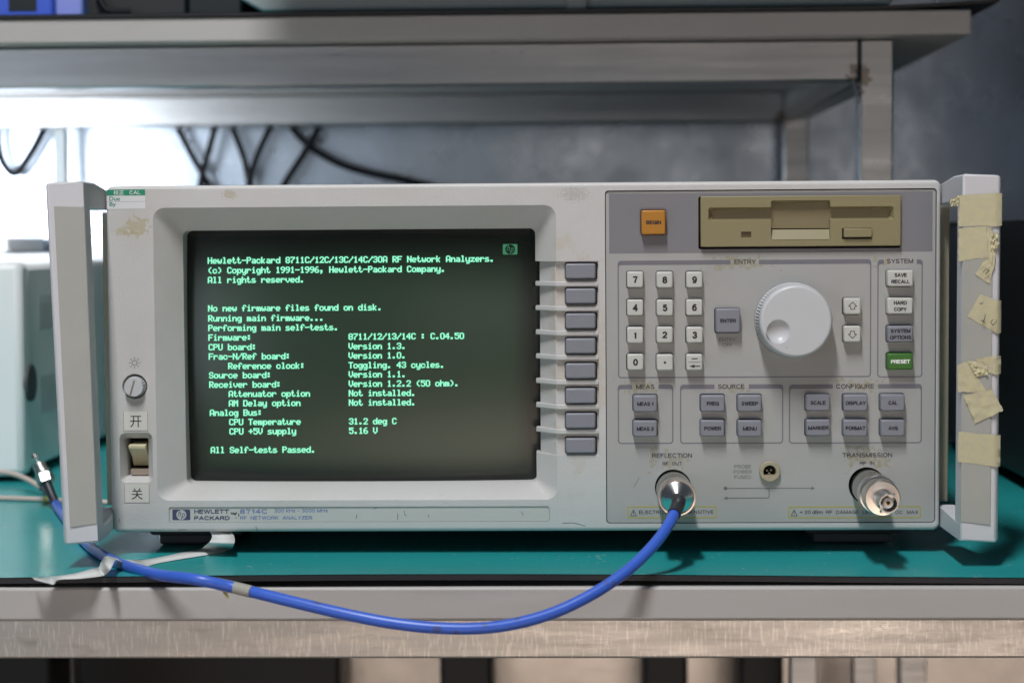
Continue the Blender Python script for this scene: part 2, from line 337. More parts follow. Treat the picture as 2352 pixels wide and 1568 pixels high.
GL = {
 'A': (.72, [[(0, 0), (.36, 1), (.72, 0)], [(.13, .33), (.59, .33)]]),
 'B': (.62, [[(0, 0), (0, 1)], [(0, 1), (.34, 1)] + _arc(.34, .765, .23, .235, 90, -90) + [(0, .53)], [(0, .53), (.36, .53)] + _arc(.36, .265, .26, .265, 90, -90) + [(0, 0)]]),
 'C': (.70, [_arc(.36, .5, .36, .5, 42, 318, 16)]), 'D': (.66, [[(0, 0), (0, 1), (.28, 1)] + _arc(.28, .5, .38, .5, 90, -90, 12) + [(0, 0)]]),
 'E': (.56, [[(.56, 1), (0, 1), (0, 0), (.56, 0)], [(0, .53), (.5, .53)]]), 'F': (.53, [[(.53, 1), (0, 1), (0, 0)], [(0, .52), (.46, .52)]]),
 'G': (.72, [_arc(.36, .5, .36, .5, 42, 360, 18), [(.72, .5), (.72, 0)], [(.40, .48), (.72, .48)]]), 'H': (.64, [[(0, 0), (0, 1)], [(.64, 0), (.64, 1)], [(0, .53), (.64, .53)]]),
 'I': (.02, [[(.01, 0), (.01, 1)]]), 'K': (.64, [[(0, 0), (0, 1)], [(.6, 1), (0, .38)], [(.2, .58), (.64, 0)]]), 'L': (.5, [[(0, 1), (0, 0), (.5, 0)]]),
 'M': (.80, [[(0, 0), (0, 1)], [(0, 1), (.4, .02)], [(.4, .02), (.8, 1)], [(.8, 1), (.8, 0)]]), 'N': (.64, [[(0, 0), (0, 1)], [(0, 1), (.64, 0)], [(.64, 0), (.64, 1)]]),
 'O': (.76, [_arc(.38, .5, .38, .5, 0, 360, 20)]), 'P': (.6, [[(0, 0), (0, 1), (.32, 1)] + _arc(.32, .74, .26, .26, 90, -90) + [(0, .48)]]),
 'Q': (.76, [_arc(.38, .5, .38, .5, 0, 360, 20), [(.45, .25), (.74, -.02)]]), 'R': (.64, [[(0, 0), (0, 1), (.36, 1)] + _arc(.36, .755, .25, .245, 90, -90) + [(0, .51)], [(.36, .51), (.62, 0)]]),
 'S': (.62, [_arc(.31, .745, .27, .255, 30, 270, 12) + _arc(.31, .25, .3, .25, 90, -150, 12)[1:]]), 'T': (.64, [[(0, 1), (.64, 1)], [(.32, 1), (.32, 0)]]),
 'U': (.62, [[(0, 1), (0, .3)] + _arc(.31, .3, .31, .3, 180, 360) + [(.62, 1)]]), 'V': (.68, [[(0, 1), (.34, 0), (.68, 1)]]), 'W': (.98, [[(0, 1), (.24, 0)], [(.24, 0), (.49, 1)], [(.49, 1), (.74, 0)], [(.74, 0), (.98, 1)]]),
 'X': (.66, [[(0, 1), (.66, 0)], [(0, 0), (.66, 1)]]), 'Y': (.66, [[(0, 1), (.33, .45), (.66, 1)], [(.33, .45), (.33, 0)]]), 'Z': (.6, [[(.02, 1), (.6, 1), (0, 0), (.6, 0)]]),
 '0': (.56, [_arc(.28, .5, .28, .5, 0, 360, 20)]), '1': (.26, [[(0, .76), (.14, .82), (.22, 1), (.22, 0)]]), '2': (.56, [_arc(.28, .72, .27, .28, 165, -30, 10) + [(.0, .02), (.56, .02)]]),
 '3': (.56, [_arc(.27, .75, .24, .25, 160, -90, 10), _arc(.27, .26, .28, .26, 90, -160, 10)]), '4': (.58, [[(.44, 0), (.44, 1)], [(.44, 1), (0, .3)], [(0, .3), (.58, .3)]]),
 '5': (.56, [[(.5, .98), (.1, .98), (.04, .48)] + _arc(.27, .32, .28, .32, 125, -150, 12)]), '6': (.56, [_arc(.28, .31, .27, .31, 0, 360, 16), _arc(.34, .45, .33, .55, 60, 190, 8)]),
 '7': (.54, [[(0, .98), (.54, .98), (.34, .5), (.22, 0)]]), '8': (.56, [_arc(.28, .755, .24, .245, 0, 360, 16), _arc(.28, .265, .28, .265, 0, 360, 16)]), '9': (.56, [_arc(.28, .69, .27, .31, 0, 360, 16), _arc(.22, .55, .33, .55, -120, 10, 8)]),
 'd': (.52, [_arc(.26, .35, .26, .35, 0, 360, 16), [(.52, 0), (.52, 1)]]), 'm': (.78, [[(0, 0), (0, .7)], [(0, .45)] + _arc(.2, .5, .19, .2, 180, 0, 8) + [(.39, 0)], [(.39, .45)] + _arc(.585, .5, .195, .2, 180, 0, 8) + [(.78, 0)]]),
 'k': (.48, [[(0, 0), (0, 1)], [(.44, .7), (0, .26)], [(.16, .42), (.48, 0)]]), 'z': (.44, [[(.02, .68), (.42, .68), (0, .02), (.44, .02)]]),
 '+': (.6, [[(0, .45), (.6, .45)], [(.3, .13), (.3, .77)]]), '-': (.34, [[(0, .42), (.34, .42)]]), ' ': (.16, [])}
def stroke_text(mb, body, x, z, y, wmm, hmm, wd):
    xs_ = []; cur = 0.0
    for ch in body: xs_.append(cur); cur += GL[ch][0] + .24
    tot = cur - .24; sc = (wmm - wd) / tot if wmm else (hmm - wd); sz = hmm - wd; lay = 0
    for ch, x0 in zip(body, xs_):
        for pl in GL[ch][1]:
            ribbon2d(mb, [(x + (x0 + px_ - tot / 2) * sc, z + (pz_ - .5) * sz) for px_, pz_ in pl], wd, y - .006 * (lay % 4), wd * .5 if len(pl) == 2 else wd * .3); lay += 1
    return mb
def text_into(mb, body, x, z, y, wmm, hmm, offset=0.0, shear=0.0):
    if not shear and all(c in GL for c in body):
        return stroke_text(mb, body, x, z, y, wmm, hmm, hmm * (.235 if offset > .015 else .20 if offset > .01 else .16 if offset > 0 else .145))
    vs, fs = text_mesh(body, offset, shear)
    x0, x1 = min(v[0] for v in vs), max(v[0] for v in vs); z0, z1 = min(v[1] for v in vs), max(v[1] for v in vs)
    sx = wmm / (x1 - x0) if wmm else hmm / (z1 - z0); sz = hmm / (z1 - z0)
    mb.add([(x + (v[0] - (x0 + x1) / 2) * sx, y, z + (v[1] - (z0 + z1) / 2) * sz) for v in vs], fs)
    return mb
def ribbon2d(mb, pts, wd, y, ext=0.0):
    """flat stroke along a polyline in XZ, ends lengthened by ext"""
    P = [Vector((p[0], p[1])) for p in pts]; L, R = [], []
    P = [p for i, p in enumerate(P) if i == 0 or (p - P[i - 1]).length > 1e-6]
    if ext and (P[0] - P[-1]).length > 1e-4:
        P[0] = P[0] + (P[0] - P[1]).normalized() * ext; P[-1] = P[-1] + (P[-1] - P[-2]).normalized() * ext
    for i in range(len(P)):
        t = (P[min(i + 1, len(P) - 1)] - P[max(i - 1, 0)]).normalized(); n = Vector((-t.y, t.x))
        if 0 < i < len(P) - 1:
            e_ = (P[i] - P[i - 1]).normalized(); n = n / max(.45, abs(n.dot(Vector((-e_.y, e_.x)))))
        L.append(P[i] + n * wd / 2); R.append(P[i] - n * wd / 2)
    k = len(P)
    mb.add([(p.x, y, p.y) for p in L] + [(p.x, y, p.y) for p in R], [(k + i, k + i + 1, i + 1, i) for i in range(k - 1)])
    return mb

# =================================================================== SETTING
MATF = pz(1176, 1331, 0).y            # front edge of the bench mat
BF = MATF - 1.0
# back and side sheets of the rack, floor
struct(MB().box(-1500, 470, 850, 853, -40, 900).build('wall_back', 'sheet', None, 0))
struct(MB().box(467, 470, 120, 849.5, -40, 900).build('wall_side', 'sheet', None, 0))
struct(MB().box(-1500, 900, 780, 783, -820, -45).build('wall_lower', 'under', None, 0))
struct(MB().box(-4000, 4000, -7000, 779, -840, -821).build('floor', 'floor', None, 0))

oh = thing('assumed_overhead_panel', (350, 400, 620), 'steel cabinet floor hung above the right part of the shelf', 'cabinet')  # assumed panel out of view, keeps the tube lamp off the shelf front
MB().box(-191, 900, -60, 849, 620, 640).build('shade_panel', 'sheet', oh, 0)
# workbench
wb = thing('workbench', (0, 300, -820), 'white laminate workbench on a galvanised steel frame under the green mat', 'workbench')
bo = MB().box(-1000, 900, BF, 845, -19.5, -3.2).build('table_top', 'board', wb, 30, bevel=1.5)
MB().box(-1000, 900, BF + 9, BF + 29, -39.5, -20).build('front_rail', 'galv_bench', wb, 30, bevel=1.2)
def under_post(px, wpx, y):
    a, b = pt(px, 1540, y), pt(px + wpx, 1540, y)
    return MB().box(a.x, b.x, y, y + (b.x - a.x), -820, -40).build('leg', 'galv', wb, 30, bevel=1.0)
under_post(1817, 60, 560); under_post(1960, 52, 640); under_post(2068, 60, 600); under_post(122, 46, 560); under_post(1180, 40, -2000 + 2500)
bpy.data.objects.remove(bpy.data.objects['leg.004'])
# dark blocks standing in for stripes reflected in the sheet below the bench
for k, (a, b, y) in enumerate(((-40, 118, 500), (175, 780, 700), (1010, 1130, 640), (1478, 1580, 640), (1700, 1800, 620))):
    p, q = pt(a, 1540, y), pt(b, 1540, y)
    lab = ['black cabinet under the bench left of the brass-coloured leg', 'wide dark cabinet under the bench right of the brass-coloured leg',
           'narrow dark box under the middle of the bench', 'dark upright box under the bench below the reflection port',
           'dark upright box under the bench just left of the steel legs'][k]
    g = thing('reflected_stripe_block', (p.x, y, -820), lab, 'box', 'dark boxes stored under the bench')
    MB().box(p.x, q.x, y, y + 70, -820, -70).build('body', 'dark_case' if k else 'black_case', g, 30, bevel=4)
    MB().box(p.x - 1, q.x + 1, y - 2, y + 71, -69.5, -55).build('lid', 'dark_case', g, 30, bevel=3)

# green mat with a black underside, front edge slightly lifted in the middle
def mat_front(x):
    u = (x - (-60)) / 230.0
    return 3.0 * math.exp(-u * u)
mm = thing('bench_mat', (0, 0, -3), 'green rubber bench mat with a black underside under the analyzer', 'mat')
xs = [-1000 + 20 * i for i in range(96)]; ys = [MATF, MATF + 8, MATF + 20, MATF + 45, -10, 60, 200, 420, 640, 840]
def mat_sheet(z, y_off=0.0):
    vs = []; fs = []
    for j, y in enumerate(ys):
        for i, x in enumerate(xs):
            lift = mat_front(x) * max(0.0, 1 - (y - MATF) / 60.0) ** 2
            wob = 1.2 * math.sin(x / 83.0) if j == 0 else 0
            vs.append((x, y + wob + (y_off if j == 0 else 0), z + lift))
    n = len(xs)
    for j in range(len(ys) - 1):
        for i in range(n - 1): fs.append((j * n + i, j * n + i + 1, (j + 1) * n + i + 1, (j + 1) * n + i))
    return vs, fs
MB().add(*mat_sheet(0.0)).build('top_layer', 'mat_green', mm, 60)
v1, f1 = mat_sheet(-0.35, -0.3); v2, f2 = mat_sheet(-2.9, -0.3)
n = len(xs); o = len(v1)
b = MB().add(v1, f1); b.add(v2, [tuple(reversed(f)) for f in f2])
b.f += [(i, i + 1, o + i + 1, o + i) for i in range(n - 1)]
b.build('rubber_backing', 'mat_black', mm, 60)

# upper shelf
SF = 310.0
sh = thing('upper_shelf', (0, SF, 0), 'steel-framed shelf with a pale board above the analyzer', 'shelf')
zt = pt(1176, 33, SF).z; zb = pt(1176, 90, SF).z
xr = pt(2231, 60, SF).x
MB().box(-1300, xr, SF, 845, zb, zt).build('board', 'board', sh, 30, bevel=1.2)
YT = SF + 22
t0 = pt(1500, 190, YT).z; t1 = zb - 0.4
px0, px1 = pt(1975, 300, YT).x, pt(2053, 300, YT).x
MB().box(-1300, px0 - 0.6, YT, YT + 25, t0, t1).build('front_rail', 'galv', sh, 30, bevel=1.5)
MB().box(px0, px1, YT, YT + 24, 0.3, t1).build('post', 'galv', sh, 30, bevel=1.5)
YR = 800
MB().box(-1300, px0 - 0.6, YR, YR + 25, t0, t1).build('rear_rail', 'galv', sh, 30, bevel=1.5)
MB().box(px0, px1, YR, YR + 24, 0.3, t1).build('post', 'galv', sh, 30, bevel=1.5)
MB().box(px0 + 0.8, px1 - 0.8, YT + 24.5, YR - 0.5, t0 + 0.5, t1 - 0.5).build('side_rail', 'galv', sh, 30, bevel=1.5)
lp = pt(118, 350, YR).x
MB().box(lp, lp + 12, YR + 6, YR + 18, 0.3, t0 - 0.3).build('post', 'grey_case', sh, 30, bevel=1.5)
wb_ = MB()
for k in range(9):
    c = Vector((px0 - 1.5 + random.uniform(-2.5, 2.0), YT - 0.5, t0 + 6 - k * 1.9)); r = random.uniform(1.0, 2.0)
    wb_.hull([c + Vector((math.sin(t) * math.cos(p), math.cos(t), math.sin(t) * math.sin(p))) * r for t in (0, .8, 1.57, 2.3, 3.14) for p in (0, 1.05, 2.1, 3.15, 4.2, 5.25)])
wb_.build('weld_bead', 'weld', sh, 60)
add_stain(M['galv'], (px0 - 1.0, t0 + 2), (7, 9), (0.12, 0.07, 0.02), 0.40, (220,) * 3, 0.2, 0.6)
# mat on the shelf
ms = thing('shelf_mat', (0, SF, zt), 'thin dark green mat on the upper shelf, curling up past its right end', 'mat')
xs2 = [-1300 + 25 * i for i in range(int((xr + 1300) / 25) + 1)] + [xr + 3, xr + 12, xr + 18]
def curl(x): return max(0.0, (x - (xr - 70)) / 90.0) ** 1.6 * 4.2
top = []; bot = []
for yy in (SF - 2, SF + 60, 600, 840):
    top.append([(x, yy, zt + 2.8 + curl(x)) for x in xs2]); bot.append([(x, yy, zt + 0.5 + curl(x)) for x in xs2])
MB().loft(top, closed=False).build('top_layer', 'mat_green', ms, 60)
b = MB().loft([[(p[0], p[1] - (0.2 if i == 0 else 0), p[2] - 0.3) for p in r] for i, r in enumerate(top)], closed=False)
b.loft([bot[0], [(p[0], p[1] - 0.2, p[2] - 0.3) for p in top[0]]], closed=False); b.loft(bot, closed=False)
b.build('rubber_backing', 'mat_black', ms, 60)

# =================================================================== NETWORK ANALYZER
X0, X1, Z0, Z1 = -212.5, 212.5, 12.0, 190.0
na = thing('network_analyzer', (0, 0, 0), 'beige rack-style network analyzer with a green CRT showing self-test text', 'analyzer')

so = rect(356, 474, 1279, 1148, 0)            # screen surround, outer
si = rect(424, 527, 1231, 1109, 14)           # screen opening, 14 mm deep
nz1 = pt(1300, 600, 0).z; nz0 = pt(1300, 1045, 0).z; nx = pt(1375, 800, 0).x
pn = rect(1391, 435, 2150, 1201, 0)           # control panel cut-out
npl = rect(388, 1163, 1262, 1198, 0)          # name plate
swo = rect(275, 993, 351, 1108, 0); swi = rect(291, 1005, 342, 1093, 6)
bk = pt(309.5, 887, 0); BKR = 6.5

RO = 6.0; RI = 3.0
def surround_outline(r4, rad, z_lo, z_hi):
    pts = rr(*r4, rad, 6)
    out = []
    for i, p in enumerate(pts):
        out.append(p)
        if i == 6:   # end of the bottom-right corner: right side goes up from here
            out.append((r4[1], z_lo)); out.append((r4[1], z_hi))
    return out
oo = surround_outline(so, RO, nz0, nz1); ii_ = surround_outline(si, RI, nz0, nz1)
notch = 7                                       # index of (x1, z_lo)
hole1 = oo[:notch + 1] + [(nx - 0.01, nz0)] + [(nx, nz0 + 0.01), (nx, nz1 - 0.01)] + [(nx - 0.01, nz1)] + oo[notch + 1:]
holeP = rr(*pn, 1.8); holeN = rr(*npl, 1.2); holeK = circ(bk.x, bk.z, BKR); holeS = rr(*swo, 3.2)
B = MB()
face = rr(X0 + 2.3, X1 - 2.3, Z0 + 2.3, Z1 - 2.3, 1.2, 6)
B.plate(face, [hole1, holeP, holeN, holeK, holeS], 0.0)
def rim(i, y): return ring3(rr(X0 + i, X1 - i, Z0 + i, Z1 - i, 3.5 - i, 6), y)
B.loft([rim(2.3, 0), rim(1.9, 0), rim(1.05, 0.2), rim(0.45, 0.65), rim(0.1, 1.3), rim(0, 2.2), rim(0, 16)])
B.plate(rr(X0, X1, Z0, Z1, 3.5, 6), [rr(X0 + 12, X1 - 12, Z0 + 12, Z1 - 12, 1, 6)], 16)
mid = [(a[0] * .93 + b_[0] * .07, a[1] * .93 + b_[1] * .07) for a, b_ in zip(oo, ii_)]
B.loft([ring3(oo, 0), ring3(mid, 0.7), ring3(ii_, 14), ring3(ii_, 27)], skip=lambda k, i: i == notch)
xo, xi = so[1], si[1]
# soft-key bay: floor, upper and lower walls
prof = [(nx, 0), (nx, 2.6), (xo - 0.6, 2.6), (xi + 2.2, 15.5), (xi + 2.2, 27)]
B.loft([[(x, y, nz0) for x, y in prof], [(x, y, nz1) for x, y in prof]], closed=False)
cap = [(nx, 0), (xo, 0), (xi + (xo - xi) * .93, 0.7), (xi, 14), (xi, 27), (xi + 2.2, 27), (xi + 2.2, 15.5), (xo - 0.6, 2.6), (nx, 2.6)]
for z in (nz0, nz1): B.add([(x, y, z) for x, y in cap], [tuple(range(len(cap)))])
# recess walls
for h, d in ((holeP, 3.0), (holeN, 0.8)): B.loft([ring3(h, 0), ring3(h, d)])
B.loft([ring3(holeK, 0), ring3(circ(bk.x, bk.z, 6.0), 2.2), ring3(circ(bk.x, bk.z, 5.9), 4.5)])
B.loft([ring3(holeS, 0), ring3(rr(*swi, 0.6), 5), ring3(rr(*swi, 0.6), 16)])
bez = B.build('bezel', 'bezel', na, 32)
sx = lambda px, py: (pt(px, py).x, pt(px, py).z)
add_stain(M['bezel'], sx(315, 520), (6.0, 4.6), (0.40, 0.34, 0.19), 0.42, (420,) * 3, 0.16, 0.6)
add_stain(M['bezel'], sx(285, 532), (5.2, 2.4), (0.40, 0.34, 0.19), 0.52, (600,) * 3, 0.1, 0.6)
add_stain(M['bezel'], sx(527, 446), (3.6, 2.4), (0.38, 0.32, 0.22), 0.53, (900,) * 3, 0.1, 0.6)
add_stain(M['bezel'], sx(1320, 446), (8, 4), (0.34, 0.32, 0.29), 0.62, (1100,) * 3, 0.05, 0.5)
add_stain(M['bezel'], sx(1330, 820), (16, 52), (0.50, 0.43, 0.36), 0.42, (90,) * 3, 0.25, 0.55)
# ribs between the soft keys
RY = [652, 708.6, 765, 821, 878, 934.5, 991]
ribp = [(nx, 0.15), (xo, 0.15), (xi + (xo - xi) * .93, 0.8), (xi, 14), (xi, 19), (xi + 4, 19), (xo + 1, 4), (nx, 4)]
for py in RY:
    z = pt(1330, py).z
    MB().prism_z(ribp, z - 1.2, z + 1.2).build('rib', 'bezel', na, 25, origin=(xi, 0, z), bevel=0.35)
# backing behind every opening
MB().box(X0 + 6, X1 - 6, 28, 30, Z0 + 6, Z1 - 6).build('backing', 'black', na, 0)
MB().box(pn[0] - 1, pn[1] + 1, 5.5, 7, pn[2] - 1, pn[3] + 1).build('panel_backing', 'black', na, 0)
# cover, side trims, feet
MB().box(X0 + 5, X1 - 5, 31, 505, Z0 + 3, Z1 - 3).build('cover', 'cover', na, 30, bevel=2)
for s in (-1, 1):
    a = [X0 - 6.3, X0 + 4.9] if s < 0 else [X1 - 4.9, X1 + 7.6]
    MB().box(a[0], a[1], 17, 470, 24, 177).build('side_trim', 'strip', na, 30, bevel=0.8)
for a, b_ in ((347, 560), (1847, 2066)):
    x0, x1 = pt(a, 1230, 35).x, pt(b_, 1230, 35).x
    f = MB().box(x0, x1, 30, 95, 5.6, 15).build('foot', 'foot', na, 30, bevel=2)
    MB().box(x0 + 5, x1 - 5, 33, 92, 0.6, 5.5).build('foot_pad', 'foot', f, 30, bevel=1)

# CRT
cx, cz = (si[0] + si[1]) / 2, (si[2] + si[3]) / 2; hw, hh = (si[1] - si[0]) / 2 + 4, (si[3] - si[2]) / 2 + 3
def glass_y(x, z):
    u, v = (x - cx) / hw, (z - cz) / hh
    return 17.5 + 4.2 * u * u + 3.4 * v * v + 1.2 * (u ** 4 + v ** 4)
g = MB(); NX, NZ = 40, 30
g.add([(cx + hw * (2 * i / NX - 1), glass_y(cx + hw * (2 * i / NX - 1), cz + hh * (2 * j / NZ - 1)), cz + hh * (2 * j / NZ - 1)) for j in range(NZ + 1) for i in range(NX + 1)],
      [(j * (NX + 1) + i, j * (NX + 1) + i + 1, (j + 1) * (NX + 1) + i + 1, (j + 1) * (NX + 1) + i) for j in range(NZ) for i in range(NX)])
scr = g.build('screen', 'glass', na, 80, fix=False)
def phosphor_border(m):
    nt = m.node_tree; b = nt.nodes['Principled BSDF']; N = nt.nodes.new; L = nt.links.new
    tc = N('ShaderNodeTexCoord'); sep = N('ShaderNodeSeparateXYZ'); L(tc.outputs['Object'], sep.inputs[0]); o_ = []
    for out, c, r in ((sep.outputs[0], cx, hw), (sep.outputs[2], cz, hh)):
        s1 = N('ShaderNodeMath'); s1.operation = 'SUBTRACT'; L(out, s1.inputs[0]); s1.inputs[1].default_value = c * S
        s2 = N('ShaderNodeMath'); s2.operation = 'ABSOLUTE'; L(s1.outputs[0], s2.inputs[0])
        s3 = N('ShaderNodeMath'); s3.operation = 'SUBTRACT'; s3.inputs[0].default_value = r * S; L(s2.outputs[0], s3.inputs[1]); o_.append(s3.outputs[0])
    mn = N('ShaderNodeMath'); mn.operation = 'SMOOTH_MIN'; mn.inputs[2].default_value = .012; L(o_[0], mn.inputs[0]); L(o_[1], mn.inputs[1])
    mr = N('ShaderNodeMapRange'); mr.interpolation_type = 'SMOOTHSTEP'; mr.inputs['From Min'].default_value = .003; mr.inputs['From Max'].default_value = .019; L(mn.outputs[0], mr.inputs['Value'])
    mix = N('ShaderNodeMix'); mix.data_type = 'RGBA'; mix.inputs[6].default_value = (.006, .008, .007, 1); mix.inputs[7].default_value = b.inputs['Base Color'].default_value
    L(mr.outputs[0], mix.inputs[0]); L(mix.outputs[2], b.inputs['Base Color'])
phosphor_border(M['glass'])
def on_glass(px, py, lift):
    y = 18.0
    for _ in range(4):
        p = pt(px, py, y); y = glass_y(p.x, p.z) - lift
    return pt(px, py, y)
FONT = {'A':'0E1111111F1111','B':'1E11111E11111E','C':'0E11101010110E','D':'1E11111111111E','F':'1F10101E101010','H':'1111111F111111',
 'M':'111B1515111111','N':'11191915131111','P':'1E11111E101010','R':'1E11111E141211','S':'0E11100E01110E','T':'1F040404040404','U':'1111111111110E',
 'V':'11111111110A04','a':'00000E010F110F','b':'1010161911111E','c':'00000E1110110E','d':'01010D1311110F','e':'00000E111F100E','f':'0609081C080808',
 'g':'00000D1311130D010E','h':'10101619111111','i':'04000C0404040E','k':'10101214181412','l':'0C04040404040E','m':'00001A15151515','n':'00001619111111',
 'o':'00000E1111110E','p':'00001619111916101'+'0','r':'00001619101010','s':'00000E110C031E'.replace('110C03','100E01'),'t':'08081C08080906','u':'0000111111130D','v':'00001111110A04',
 'w':'0000111115150A','y':'0000111111130D010E','z':'00001F0204081F','0':'0E11111111110E','1':'040C040404040E','2':'0E11010204081F','3':'0E11010601110E',
 '4':'02060A121F0202','5':'1F101E0101110E','6':'0608101E11110E','7':'1F010204080808','8':'0E11110E11110E','9':'0E11110F01020C','-':'0000001F000000',
 '/':'01010204081010','.':'00000000000C0C',',':'000000000C0C0408','+':'0004041F040400',':':'000C0C000C0C00','(':'02040808080402',')':'08040202020408'}
PX = {c: [int(h[i:i + 2], 16) for i in range(0, len(h), 2)] for c, h in FONT.items()}
ROWS = [  # (column, text, y px at the left margin)
 (0, 'Hewlett-Packard 8711C/12C/13C/14C/30A RF Network Analyzers.', 598.5), (0, '(c) Copyright 1991-1996, Hewlett-Packard Company.', 621), (0, 'All rights reserved.', 643),
 (0, 'No new firmware files found on disk.', 708), (0, 'Running main firmware...', 731), (0, 'Performing main self-tests.', 753),
 (0, 'Firmware:', 775), (29, '8711/12/13/14C : C.04.50', 775), (0, 'CPU board:', 797), (29, 'Version 1.3.', 797), (0, 'Frac-N/Ref board:', 818.5), (29, 'Version 1.0.', 818.5),
 (4, 'Reference clock:', 840.5), (29, 'Toggling. 43 cycles.', 840.5), (0, 'Source board:', 861.5), (29, 'Version 1.1.', 861.5),
 (0, 'Receiver board:', 883), (29, 'Version 1.2.2 (50 ohm).', 883), (4, 'Attenuator option', 904.5), (29, 'Not installed.', 904.5), (4, 'AM Delay option', 926), (29, 'Not installed.', 926),
 (0, 'Analog Bus:', 947.5), (4, 'CPU Temperature', 969), (29, '31.2 deg C', 969), (4, 'CPU +5V supply', 990.5), (29, '5.16 V', 990.5), (0, 'All Self-tests Passed.', 1033)]
def scr_text(col, s, y0, grow, lift, mb):
    u = (y0 - 598) / 435.0
    xl = 477.5 + 6.8 * u ** 1.6; pitch = 11.17 - 0.19 * u; tilt = -0.0074 + 0.0016 * u
    for k, ch in enumerate(s):
        if ch == ' ': continue
        for r, bits in enumerate(PX[ch]):
            c = 0
            while c < 5:
                if bits >> (4 - c) & 1:
                    e = c
                    while e < 4 and bits >> (3 - e) & 1: e += 1
                    xa = xl + (col + k) * pitch + c * 1.9 - 0.42 - grow; xb = xl + (col + k) * pitch + (e + 1) * 1.9 + 0.42 + grow
                    ya = y0 - 7.0 + r * 2.03 - 0.12 - grow; yb = ya + 2.03 + 0.24 + 2 * grow
                    q = [on_glass(xa, ya + tilt * (xa - 477), lift), on_glass(xb, ya + tilt * (xb - 477), lift), on_glass(xb, yb + tilt * (xb - 477), lift), on_glass(xa, yb + tilt * (xa - 477), lift)]
                    mb.add(q, [(3, 2, 1, 0)]); c = e
                c += 1
for col, s, y0 in ROWS:
    mb = MB(); scr_text(col, s, y0, 0.0, 0.35, mb)
    t = mb.build('screen_text', 'phosphor', scr, 0, fix=False)
    mb = MB(); scr_text(col, s, y0, 0.8, 0.2, mb)  # wider copy behind the letters, a painted glow halo
    mb.build('screen_text_halo', 'glow_halo', scr, 0, fix=False)
# logo on the screen
def logo(mb, mb2, x0, x1, z0, z1, y):
    cx_, cz_ = (x0 + x1) / 2, (z0 + z1) / 2; r = (z1 - z0) * 0.47
    mb.plate(rr(x0, x1, z0, z1, (z1 - z0) * .1, 3), [circ(cx_, cz_, r, 32)], y)
    text_into(mb2, 'h', cx_ - r * .38, cz_ + r * .30, y - .02, r * .72, r * 1.30, 0.0, 0.35)
    text_into(mb2, 'p', cx_ + r * .34, cz_ - r * .33, y - .02, r * .80, r * 1.25, 0.0, 0.35)
a, b_ = on_glass(1155, 584.5, .4), on_glass(1188.5, 560.5, .4)
mb = MB(); logo(mb, mb, a.x, b_.x, a.z, b_.z, min(a.y, b_.y)); mb.build('screen_logo', 'phosphor_dim', scr, 0, fix=False)

# ---------------------------------------------------------------- control panel
PY = 0.7
pi = (pn[0] + .45, pn[1] - .45, pn[2] + .45, pn[3] - .45)
def key_rect(px, py, wpx, hpx):
    c = pt(px, py, -3.0); return c, wpx * MMPX, hpx * MMPX
KEYS = []   # (px, py, w, h, material, [(text, dy px, width px, cap px)], ink)
rowsN = [642.5, 706.4, 769, 831.6]; colsN = [1459, 1527, 1595]
for r, line in enumerate(('789', '456', '123', '0.m')):
    for c, ch in enumerate(line):
        KEYS.append((colsN[c], rowsN[r], 37.5, 37.5, 'key_light', ch, None))
KEYS += [(1671.5, 736.5, 56, 55.5, 'key_grey', [('ENTER', 0, 36, 8.6)], 0), (1957, 703.5, 38.5, 37.5, 'key_light', 'up', 0), (1957, 767, 38.5, 37.5, 'key_light', 'down', 0),
 (2067.4, 639.5, 58, 37.5, 'key_light', [('SAVE', -7.4, 28, 8.8), ('RECALL', 7.4, 42, 8.8)], 0), (2067.4, 703, 58, 37.5, 'key_light', [('HARD', -7.4, 30, 8.8), ('COPY', 7.4, 29, 8.8)], 0),
 (2067.4, 766.5, 58, 37.5, 'key_grey', [('SYSTEM', -7.4, 45, 8.8), ('OPTIONS', 7.4, 49, 8.8)], 0), (2067.4, 829.5, 58, 37.5, 'key_green', [('PRESET', 0, 43.5, 9)], 1),
 (1482, 926, 55, 38, 'key_grey', [('MEAS 1', 0, 37.5, 9)], 0), (1482, 983.5, 55, 38, 'key_grey', [('MEAS 2', 0, 39.5, 9)], 0),
 (1637, 925.5, 55, 38, 'key_grey', [('FREQ', 0, 28, 9)], 0), (1722, 925.5, 55, 38, 'key_grey', [('SWEEP', 0, 38.5, 9)], 0),
 (1637, 983, 55, 38, 'key_grey', [('POWER', 0, 39, 9)], 0), (1722, 983, 55, 38, 'key_grey', [('MENU', 0, 32, 9)], 0),
 (1878.5, 924.5, 55, 38, 'key_grey', [('SCALE', 0, 35, 9)], 0), (1964.6, 924.5, 55, 38, 'key_grey', [('DISPLAY', 0, 46, 9)], 0), (2050, 924, 55, 38, 'key_grey', [('CAL', 0, 21, 9)], 0),
 (1878.5, 982.3, 55, 38, 'key_grey', [('MARKER', 0, 47, 9)], 0), (1964.6, 982.3, 55, 38, 'key_grey', [('FORMAT', 0, 45, 9)], 0), (2050, 982, 55, 38, 'key_grey', [('AVG', 0, 21.5, 9)], 0),
 (1501, 510.5, 55.5, 56, 'key_orange', [('BEGIN', 0, 34, 8.6)], 0)]
holes = []
for px, py, wp, hp, *_ in KEYS:
    c = pt(px, py, -3.0); wmm, hmm = wp * MMPX / 2 + .35, hp * MMPX / 2 + .35
    holes.append(rr(c.x - wmm, c.x + wmm, c.z - hmm, c.z + hmm, 1.2, 3))
fd = rect(1604, 450.2, 2069.5, 571, PY); holes.append(rr(*fd, 1.0, 3))
rp = pt(1546, 1119, PY); tp = pt(1991, 1114, PY); pp_ = pt(1767, 1081.5, PY)
